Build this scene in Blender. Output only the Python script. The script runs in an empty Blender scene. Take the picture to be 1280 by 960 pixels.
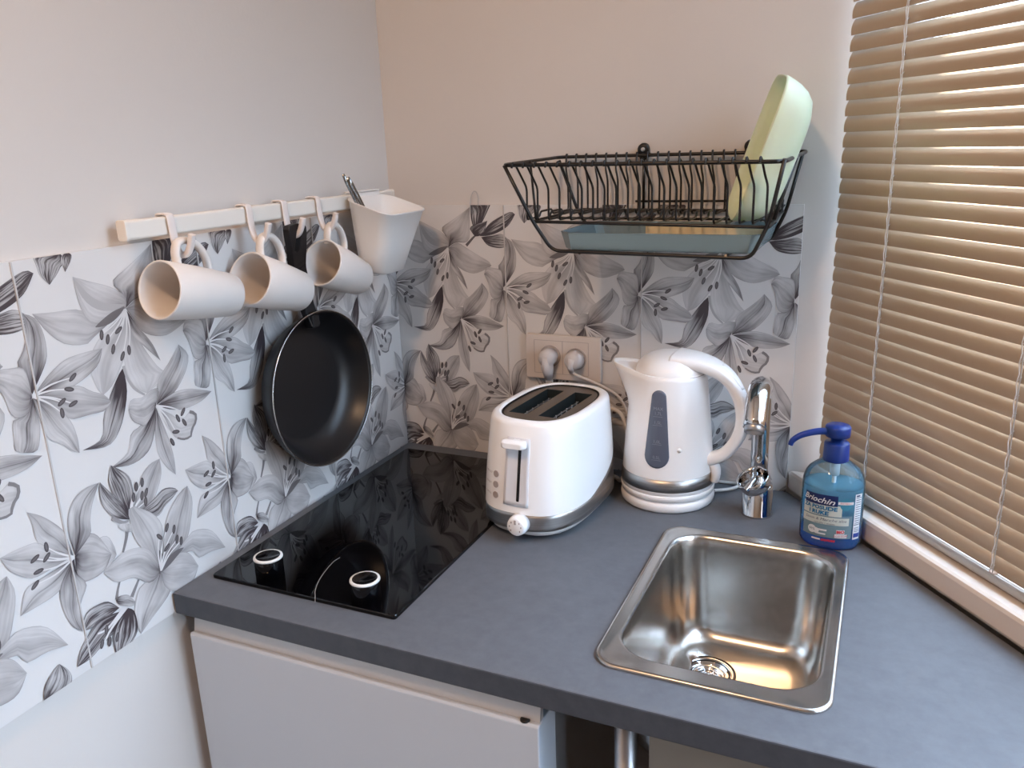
import bpy, bmesh, math, random
from math import sin, cos, pi, radians, atan2, hypot
from mathutils import Vector, Matrix, Euler
random.seed(7)
sc = bpy.context.scene
COL = sc.collection

# ------------------------------------------------------------------ materials
def lin(c):
    return tuple((v/12.92 if v <= .04045 else ((v+.055)/1.055)**2.4) for v in [x/255. for x in c])
def rgba(c): return lin(c)+(1.,)
def mat(name, col, rough=.5, metal=0., spec=.5, coat=0., trans=0., ior=1.45, bump=None, sss=0.):
    m = bpy.data.materials.new(name); m.use_nodes = True
    nt = m.node_tree; b = nt.nodes['Principled BSDF']
    b.inputs['Base Color'].default_value = rgba(col)
    b.inputs['Roughness'].default_value = rough
    b.inputs['Metallic'].default_value = metal
    b.inputs['Specular IOR Level'].default_value = spec
    b.inputs['Coat Weight'].default_value = coat
    b.inputs['Transmission Weight'].default_value = trans
    b.inputs['IOR'].default_value = ior
    if sss:
        b.inputs['Subsurface Weight'].default_value = sss
        b.inputs['Subsurface Radius'].default_value = (.01, .012, .008)
        b.inputs['Subsurface Scale'].default_value = .5
    if bump:
        sca, st = bump
        tc = nt.nodes.new('ShaderNodeTexCoord'); n = nt.nodes.new('ShaderNodeTexNoise')
        n.inputs['Scale'].default_value = sca; n.inputs['Detail'].default_value = 4
        bp = nt.nodes.new('ShaderNodeBump'); bp.inputs['Strength'].default_value = st; bp.inputs['Distance'].default_value = .001
        nt.links.new(tc.outputs['Object'], n.inputs['Vector']); nt.links.new(n.outputs['Fac'], bp.inputs['Height'])
        nt.links.new(bp.outputs['Normal'], b.inputs['Normal'])
    return m
def varied(m, c1, c2, scale=(8, 8, 8), detail=5, lo=.35, hi=.65, rough=None):
    nt = m.node_tree; b = nt.nodes['Principled BSDF']
    tc = nt.nodes.new('ShaderNodeTexCoord'); mp = nt.nodes.new('ShaderNodeMapping'); mp.inputs['Scale'].default_value = scale
    n = nt.nodes.new('ShaderNodeTexNoise'); n.inputs['Scale'].default_value = 1; n.inputs['Detail'].default_value = detail; n.inputs['Roughness'].default_value = .65
    r = nt.nodes.new('ShaderNodeValToRGB')
    r.color_ramp.elements[0].position = lo; r.color_ramp.elements[0].color = rgba(c1)
    r.color_ramp.elements[1].position = hi; r.color_ramp.elements[1].color = rgba(c2)
    L = nt.links.new
    L(tc.outputs['Object'], mp.inputs['Vector']); L(mp.outputs['Vector'], n.inputs['Vector']); L(n.outputs['Fac'], r.inputs['Fac']); L(r.outputs['Color'], b.inputs['Base Color'])
    if rough:
        mr = nt.nodes.new('ShaderNodeMapRange'); mr.inputs['To Min'].default_value = rough[0]; mr.inputs['To Max'].default_value = rough[1]
        L(n.outputs['Fac'], mr.inputs['Value']); L(mr.outputs['Result'], b.inputs['Roughness'])
    return m

M = {}
M['wall'] = mat('wall_paint', (214, 208, 203), .85, bump=(180, .12))
M['wall_room'] = mat('wall_paint_beige', (176, 158, 140), .85)
M['ceiling'] = mat('ceiling_paint', (235, 232, 228), .9)
M['floor'] = varied(mat('floor_board', (150, 120, 95), .5), (128, 120, 112), (150, 142, 134), (2, 14, 2))
M['panel'] = mat('panel_white', (222, 219, 217), .32, bump=(60, .05))
M['seam'] = mat('panel_seam', (198, 194, 192), .5)
M['worktop'] = varied(mat('worktop_laminate', (98, 102, 108), .5, spec=.35), (91, 94, 100), (104, 108, 114), (55, 55, 55), 9, .25, .75, (.46, .58))
M['worktop_edge'] = varied(mat('worktop_edge', (80, 84, 90), .5), (60, 65, 74), (70, 75, 84), (55, 55, 55), 8)
M['grey_panel'] = mat('grey_laminate', (82, 85, 92), .5)
M['beige_panel'] = mat('beige_panel', (138, 131, 122), .5)
M['seal'] = mat('drain_seal', (52, 50, 48), .4, .4)
M['grip'] = mat('grip_aluminium', (196, 192, 190), .4, .45)
M['hob'] = mat('hob_glass', (4, 4, 6), .035, spec=.5)
M['knob_black'] = mat('knob_black', (6, 6, 9), .12)
M['ring'] = mat('knob_ring', (225, 225, 222), .3)
M['mark'] = mat('hob_mark', (150, 150, 150), .4)
M['white'] = mat('white_plastic', (250, 250, 250), .28, coat=.25)
M['white_matte'] = mat('white_plastic_matte', (238, 236, 233), .42)
M['ceramic'] = mat('mug_ceramic', (226, 221, 217), .38, coat=.1)
M['rail'] = mat('rail_enamel', (233, 228, 220), .35)
M['hook'] = mat('hook_white', (228, 220, 216), .35)
M['steel'] = varied(mat('brushed_steel', (178, 176, 174), .3, 1.), (165, 163, 161), (190, 188, 186), (3, 3, 240), 3, .3, .7, (.32, .44))
M['sink'] = varied(mat('sink_steel', (190, 186, 180), .26, 1.), (186, 182, 177), (194, 191, 187), (90, 90, 90), 3, .2, .8, (.2, .28))
M['chrome'] = mat('chrome', (215, 215, 216), .05, 1.)
M['alu'] = mat('aluminium', (190, 190, 192), .35, 1.)
M['black_wire'] = mat('black_coated_wire', (14, 13, 14), .3)
M['pan_in'] = mat('pan_nonstick', (24, 24, 26), .36, spec=.6)
M['pan_out'] = mat('pan_outside', (20, 20, 22), .45)
M['pan_rim'] = mat('pan_rim', (200, 200, 200), .25, 1.)
M['pan_handle'] = mat('pan_handle', (22, 21, 24), .5)
M['dish'] = mat('dish_green', (214, 228, 200), .32, sss=.25)
M['tray'] = mat('tray_plastic', (128, 148, 154), .2, trans=.15)
M['cream'] = mat('tray_highlight', (252, 232, 190), .25, coat=.4)  # cream colour stands in for the lamp's reflection inside the tray
M['fridge'] = mat('fridge_white', (192, 200, 210), .4)
M['fridge_side'] = mat('fridge_side', (150, 152, 156), .35, .6)
M['blind'] = mat('blind_slat', (178, 158, 136), .36, .3)
M['blind_rail'] = mat('blind_rail', (180, 176, 172), .35, .5)
M['cord'] = mat('blind_cord', (215, 210, 205), .6)
M['sill'] = mat('sill_white', (226, 216, 206), .3, coat=.3)
M['frame'] = mat('window_frame', (235, 235, 235), .4)
M['dark'] = mat('dark_gap', (10, 10, 14), .6)
M['slot_dark'] = mat('toaster_inside', (70, 78, 78), .35, .7)
M['toaster_top'] = mat('toaster_top_steel', (128, 118, 108), .3, .85)
M['grey_print'] = mat('grey_print', (176, 166, 163), .5)
M['grey_recess'] = mat('lever_recess', (226, 227, 231), .35)
M['window_blue'] = mat('gauge_blue_grey', (88, 95, 112), .18, coat=.5)
M['gauge_print'] = mat('gauge_print', (128, 134, 150), .5)
M['socket'] = mat('socket_plastic', (216, 206, 198), .35)
M['plug'] = mat('plug_plastic', (208, 205, 206), .4)
M['cable'] = mat('cable_white', (220, 215, 210), .45)
M['pump'] = mat('pump_blue', (22, 52, 128), .3)
M['l_navy'] = mat('label_navy', (24, 40, 92), .4)
M['l_cream'] = mat('label_cream', (206, 214, 208), .4)
M['l_teal'] = mat('label_teal', (58, 128, 150), .4)
M['l_grey'] = mat('label_grey', (112, 140, 152), .35)
M['l_white'] = mat('label_white', (228, 232, 236), .4)
M['l_red'] = mat('label_red', (196, 54, 66), .4)
M['l_blue'] = mat('label_blue', (48, 74, 158), .4)
M['l_ink'] = mat('label_ink', (92, 104, 120), .5)
M['l_cyan'] = mat('label_cyan', (26, 112, 158), .45)
M['cutlery'] = mat('cutlery_steel', (150, 150, 150), .2, 1.)

def clear_mat(name, tint, body, amount, gloss=.12):
    m = bpy.data.materials.new(name); m.use_nodes = True; nt = m.node_tree; nt.nodes.clear(); N = nt.nodes.new; L = nt.links.new
    o = N('ShaderNodeOutputMaterial'); t = N('ShaderNodeBsdfTransparent'); t.inputs[0].default_value = rgba(tint)
    d = N('ShaderNodeBsdfTranslucent'); d.inputs[0].default_value = rgba(body); d2 = N('ShaderNodeBsdfDiffuse'); d2.inputs[0].default_value = rgba(body)
    md = N('ShaderNodeMixShader'); L(d2.outputs[0], md.inputs[1]); L(d.outputs[0], md.inputs[2])
    g = N('ShaderNodeBsdfGlossy'); g.inputs['Roughness'].default_value = .05
    m1 = N('ShaderNodeMixShader'); m1.inputs[0].default_value = amount; L(t.outputs[0], m1.inputs[1]); L(md.outputs[0], m1.inputs[2])
    f = N('ShaderNodeLayerWeight'); f.inputs[0].default_value = gloss
    m2 = N('ShaderNodeMixShader'); L(f.outputs['Fresnel'], m2.inputs[0]); L(m1.outputs[0], m2.inputs[1]); L(g.outputs[0], m2.inputs[2]); L(m2.outputs[0], o.inputs[0]); return m
M['bottle'] = clear_mat('bottle_clear', (236, 248, 253), (190, 232, 246), .16, .22)
M['liquid'] = clear_mat('liquid_pale_blue', (196, 234, 247), (140, 212, 240), .38, .03)
M['soap'] = clear_mat('soap_refracted_blue', (90, 185, 245), (14, 132, 236), .75, .03)  # same soap painted deeper blue, standing in for refraction at the base
def glass_mat():
    m = bpy.data.materials.new('window_pane'); m.use_nodes = True; nt = m.node_tree; nt.nodes.clear()
    o = nt.nodes.new('ShaderNodeOutputMaterial'); t = nt.nodes.new('ShaderNodeBsdfTransparent'); g = nt.nodes.new('ShaderNodeBsdfGlossy')
    g.inputs['Roughness'].default_value = .02; mx = nt.nodes.new('ShaderNodeMixShader'); mx.inputs[0].default_value = .06
    nt.links.new(t.outputs[0], mx.inputs[1]); nt.links.new(g.outputs[0], mx.inputs[2]); nt.links.new(mx.outputs[0], o.inputs[0]); return m
M['pane'] = glass_mat()

def lily_mat():
    m = bpy.data.materials.new('lily_print'); m.use_nodes = True; nt = m.node_tree; b = nt.nodes['Principled BSDF']
    N = nt.nodes.new; L = nt.links.new
    at = N('ShaderNodeAttribute'); at.attribute_name = 'info'
    sep = N('ShaderNodeSeparateColor'); L(at.outputs['Color'], sep.inputs[0])
    uv = N('ShaderNodeUVMap'); uv.uv_map = 'uv'; su = N('ShaderNodeSeparateXYZ'); L(uv.outputs[0], su.inputs[0])
    def math_(op, a, b_=None, c=None, clamp=False):
        n = N('ShaderNodeMath'); n.operation = op; n.use_clamp = clamp
        for i, v in enumerate((a, b_, c)):
            if v is None: continue
            if isinstance(v, (int, float)): n.inputs[i].default_value = v
            else: L(v, n.inputs[i])
        return n.outputs[0]
    def mr(v, a, b_, c, d, smooth=True):
        n = N('ShaderNodeMapRange'); n.interpolation_type = 'SMOOTHSTEP' if smooth else 'LINEAR'
        L(v, n.inputs['Value'])
        for k, x in zip(('From Min', 'From Max', 'To Min', 'To Max'), (a, b_, c, d)): n.inputs[k].default_value = x
        return n.outputs['Result']
    tone, rnd, flag = sep.outputs[0], sep.outputs[1], sep.outputs[2]; kind = at.outputs['Alpha']
    t, s = su.outputs[0], su.outputs[1]
    cmb = N('ShaderNodeCombineXYZ'); L(math_('MULTIPLY', t, 1.6), cmb.inputs[0]); L(math_('MULTIPLY', s, 11.), cmb.inputs[1]); L(math_('MULTIPLY', rnd, 60.), cmb.inputs[2])
    nz = N('ShaderNodeTexNoise'); nz.inputs['Scale'].default_value = 1.; nz.inputs['Detail'].default_value = 3.5; L(cmb.outputs[0], nz.inputs['Vector'])
    streak = mr(nz.outputs['Fac'], .36, .68, 0, 1)
    cm2 = N('ShaderNodeCombineXYZ'); L(math_('MULTIPLY', t, 2.2), cm2.inputs[0]); L(math_('MULTIPLY', s, 2.2), cm2.inputs[1]); L(math_('MULTIPLY', rnd, 91.), cm2.inputs[2])
    nz2 = N('ShaderNodeTexNoise'); nz2.inputs['Scale'].default_value = 1.; nz2.inputs['Detail'].default_value = 2; L(cm2.outputs[0], nz2.inputs['Vector'])
    blotch = mr(nz2.outputs['Fac'], .35, .7, 0, 1)
    d = math_('ABSOLUTE', math_('SUBTRACT', s, .5))
    edge = mr(d, .46, .5, 0, 1); soft = math_('ADD', math_('MULTIPLY', mr(d, .0, .3, 1, 0), .7), math_('MULTIPLY', s, .75))
    base = mr(t, -.1, .55, 1, 0); tip = mr(t, .65, 1., 0, 1)
    mid = mr(d, .0, .045, 1, 0); isv = math_('COMPARE', flag, .5, .1); iss = math_('COMPARE', flag, 1., .1)
    tot = math_('MULTIPLY', streak, math_('ADD', .22, math_('MULTIPLY', iss, .6)))
    tot = math_('ADD', tot, math_('MULTIPLY', blotch, .38)); tot = math_('ADD', tot, math_('MULTIPLY', edge, .32))
    tot = math_('ADD', tot, math_('MULTIPLY', soft, .24)); tot = math_('ADD', tot, math_('MULTIPLY', base, .95)); tot = math_('ADD', tot, math_('MULTIPLY', tip, .28))
    tot = math_('ADD', tot, math_('MULTIPLY', math_('MULTIPLY', mid, isv), .35)); tot = math_('ADD', tot, .14)
    petal = math_('MULTIPLY', tot, math_('ADD', math_('MULTIPLY', tone, .95), .28))
    val = N('ShaderNodeMix'); val.data_type = 'FLOAT'; L(kind, val.inputs[0]); L(petal, val.inputs[2]); L(tone, val.inputs[3])
    mix = N('ShaderNodeMix'); mix.data_type = 'RGBA'; mix.clamp_factor = True
    L(val.outputs[0], mix.inputs[0]); mix.inputs[6].default_value = rgba((222, 219, 218)); mix.inputs[7].default_value = rgba((66, 58, 62))
    L(mix.outputs[2], b.inputs['Base Color']); b.inputs['Roughness'].default_value = .34
    return m
M['lily'] = lily_mat()

# ------------------------------------------------------------------ mesh helpers
def face(bm, vs, mi=0, smooth=True):
    try:
        f = bm.faces.new(vs); f.material_index = mi; f.smooth = smooth; return f
    except ValueError: return None
def box(bm, x0, x1, y0, y1, z0, z1, mi=0):
    v = [bm.verts.new(p) for p in ((x0,y0,z0),(x1,y0,z0),(x1,y1,z0),(x0,y1,z0),(x0,y0,z1),(x1,y0,z1),(x1,y1,z1),(x0,y1,z1))]
    for q in ((0,3,2,1),(4,5,6,7),(0,1,5,4),(1,2,6,5),(2,3,7,6),(3,0,4,7)): face(bm, [v[i] for i in q], mi, False)
def prism(bm, pts, z0, z1, mi=0):
    a = [bm.verts.new((p[0], p[1], z0)) for p in pts]; b = [bm.verts.new((p[0], p[1], z1)) for p in pts]; n = len(pts)
    face(bm, a[::-1], mi, False); face(bm, b, mi, False)
    for i in range(n): face(bm, [a[i], a[(i+1) % n], b[(i+1) % n], b[i]], mi, False)
def loft(bm, rings, mi=0, cap0=True, cap1=True, closed=True, smooth=True):
    R = [[bm.verts.new(p) for p in r] for r in rings]; n = len(R[0])
    for a, b in zip(R, R[1:]):
        for i in range(n if closed else n-1):
            j = (i+1) % n; face(bm, [a[i], a[j], b[j], b[i]], mi, smooth)
    if cap0: face(bm, R[0][::-1], mi, False)
    if cap1: face(bm, R[-1], mi, False)
    return R
def lathe(bm, prof, seg=40, c=(0,0,0), mi=0, axis=None, cap0=True, cap1=True):
    q = Vector((0,0,1)).rotation_difference(Vector(axis).normalized()) if axis is not None else None
    rings = []
    for r, z in prof:
        ring = []
        for i in range(seg):
            a = 2*pi*i/seg; p = Vector((r*cos(a), r*sin(a), z))
            if q: p = q @ p
            ring.append(p+Vector(c))
        rings.append(ring)
    return loft(bm, rings, mi, cap0, cap1)
def cr(pts, n=8, closed=False):
    P = [Vector(p) for p in pts]; out = []; m = len(P)
    for i in range(m if closed else m-1):
        if closed: a, b, c, d = P[i-1], P[i], P[(i+1) % m], P[(i+2) % m]
        else: a, b, c, d = P[max(i-1,0)], P[i], P[i+1], P[min(i+2,m-1)]
        for k in range(n):
            t = k/n; t2 = t*t; t3 = t2*t
            out.append(.5*((2*b)+(c-a)*t+(2*a-5*b+4*c-d)*t2+(3*b-a-3*c+d)*t3))
    if not closed: out.append(P[-1])
    return out
def fillet(pts, r, n=5, closed=False):
    P = [Vector(p) for p in pts]; m = len(P); out = []
    for i in range(m):
        if not closed and i in (0, m-1): out.append(P[i]); continue
        a, b, c = P[i-1], P[i], P[(i+1) % m]
        u = (a-b); v = (c-b); k = min(r, u.length*.48, v.length*.48); p = b+u.normalized()*k; q = b+v.normalized()*k
        for j in range(n+1):
            t = j/n; out.append((1-t)**2*p+2*t*(1-t)*b+t*t*q)
    return out
def tube(bm, pts, r, seg=8, mi=0, closed=False, sx=1., up=None):
    P = [Vector(p) for p in pts]; m = len(P); rr = r if isinstance(r, (list, tuple)) else [r]*m
    T = []
    for i in range(m):
        if closed: t = P[(i+1) % m]-P[i-1]
        else: t = P[min(i+1,m-1)]-P[max(i-1,0)]
        T.append(t.normalized())
    u = Vector(up) if up else (Vector((0,0,1)) if abs(T[0].z) < .9 else Vector((1,0,0)))
    u = (u-T[0]*u.dot(T[0])).normalized(); rings = []
    for i in range(m):
        u = (u-T[i]*u.dot(T[i])).normalized(); w = T[i].cross(u)
        rings.append([P[i]+(u*cos(2*pi*k/seg)+w*sin(2*pi*k/seg)*sx)*rr[i] for k in range(seg)])
    if closed: rings.append(rings[0])
    R = loft(bm, rings, mi, not closed, not closed)
    if closed: bmesh.ops.remove_doubles(bm, verts=bm.verts[:], dist=1e-7)
def rrect(x0, x1, y0, y1, r, n=6):
    out = []
    for cx, cy, a0 in ((x1-r, y1-r, 0), (x0+r, y1-r, 90), (x0+r, y0+r, 180), (x1-r, y0+r, 270)):
        for k in range(n+1):
            a = radians(a0+90*k/n); out.append((cx+r*cos(a), cy+r*sin(a)))
    return out
def sup(a, b, e, n=64, cx=0, cy=0):
    out = []
    for i in range(n):
        t = 2*pi*i/n; c, s = cos(t), sin(t)
        out.append((cx+a*math.copysign(abs(c)**(2/e), c), cy+b*math.copysign(abs(s)**(2/e), s)))
    return out

def obj(name, bm, m, parent=None, bevel=0, sub=0, world=True, recalc=True):
    if recalc: bmesh.ops.recalc_face_normals(bm, faces=bm.faces[:])
    if parent is not None and world:
        p = parent; off = Vector((0,0,0))
        while p is not None: off += p.location; p = p.parent
        bmesh.ops.translate(bm, verts=bm.verts[:], vec=-off)
    me = bpy.data.meshes.new(name); bm.to_mesh(me); bm.free()
    for k in (m if isinstance(m, (list, tuple)) else [m]): me.materials.append(M[k])
    o = bpy.data.objects.new(name, me); COL.objects.link(o)
    if parent is not None: o.parent = parent
    if bevel:
        b = o.modifiers.new('edge', 'BEVEL'); b.width = bevel; b.segments = 2; b.limit_method = 'ANGLE'; b.angle_limit = radians(50)
    if sub:
        s = o.modifiers.new('smooth', 'SUBSURF'); s.levels = s.render_levels = sub
    return o
def tag(o, label=None, cat=None, group=None, kind=None):
    for k, v in (('label', label), ('category', cat), ('group', group), ('kind', kind)):
        if v: o[k] = v
    return o
def thing(name, label, cat, loc=(0,0,0), group=None):
    o = bpy.data.objects.new(name, None); COL.objects.link(o); o.location = loc; o.empty_display_size = .02
    return tag(o, label, cat, group)
def struct(name, bm, m, bevel=0, parent=None):
    o = obj(name, bm, m, parent, bevel)
    if parent is None: o['kind'] = 'structure'
    return o
def B(): return bmesh.new()
def text_bm(bm, s, size, fn, mi=0, shear=0., align='CENTER', bold=0.):
    cu = bpy.data.curves.new('t', 'FONT'); cu.body = s; cu.size = size; cu.align_x = align; cu.align_y = 'CENTER'; cu.shear = shear; cu.offset = bold; cu.resolution_u = 2
    o = bpy.data.objects.new('t', cu); COL.objects.link(o)
    bpy.context.view_layer.update()
    me = bpy.data.meshes.new_from_object(o.evaluated_get(bpy.context.evaluated_depsgraph_get()))
    vs = [bm.verts.new(fn(v.co.x, v.co.y)) for v in me.vertices]
    for p in me.polygons: face(bm, [vs[i] for i in p.vertices], mi, False)
    bpy.data.objects.remove(o); bpy.data.curves.remove(cu); bpy.data.meshes.remove(me)
SKY = 18.; LAMP = 19.5; SUN = 120.; EXPO = -0.34
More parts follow.
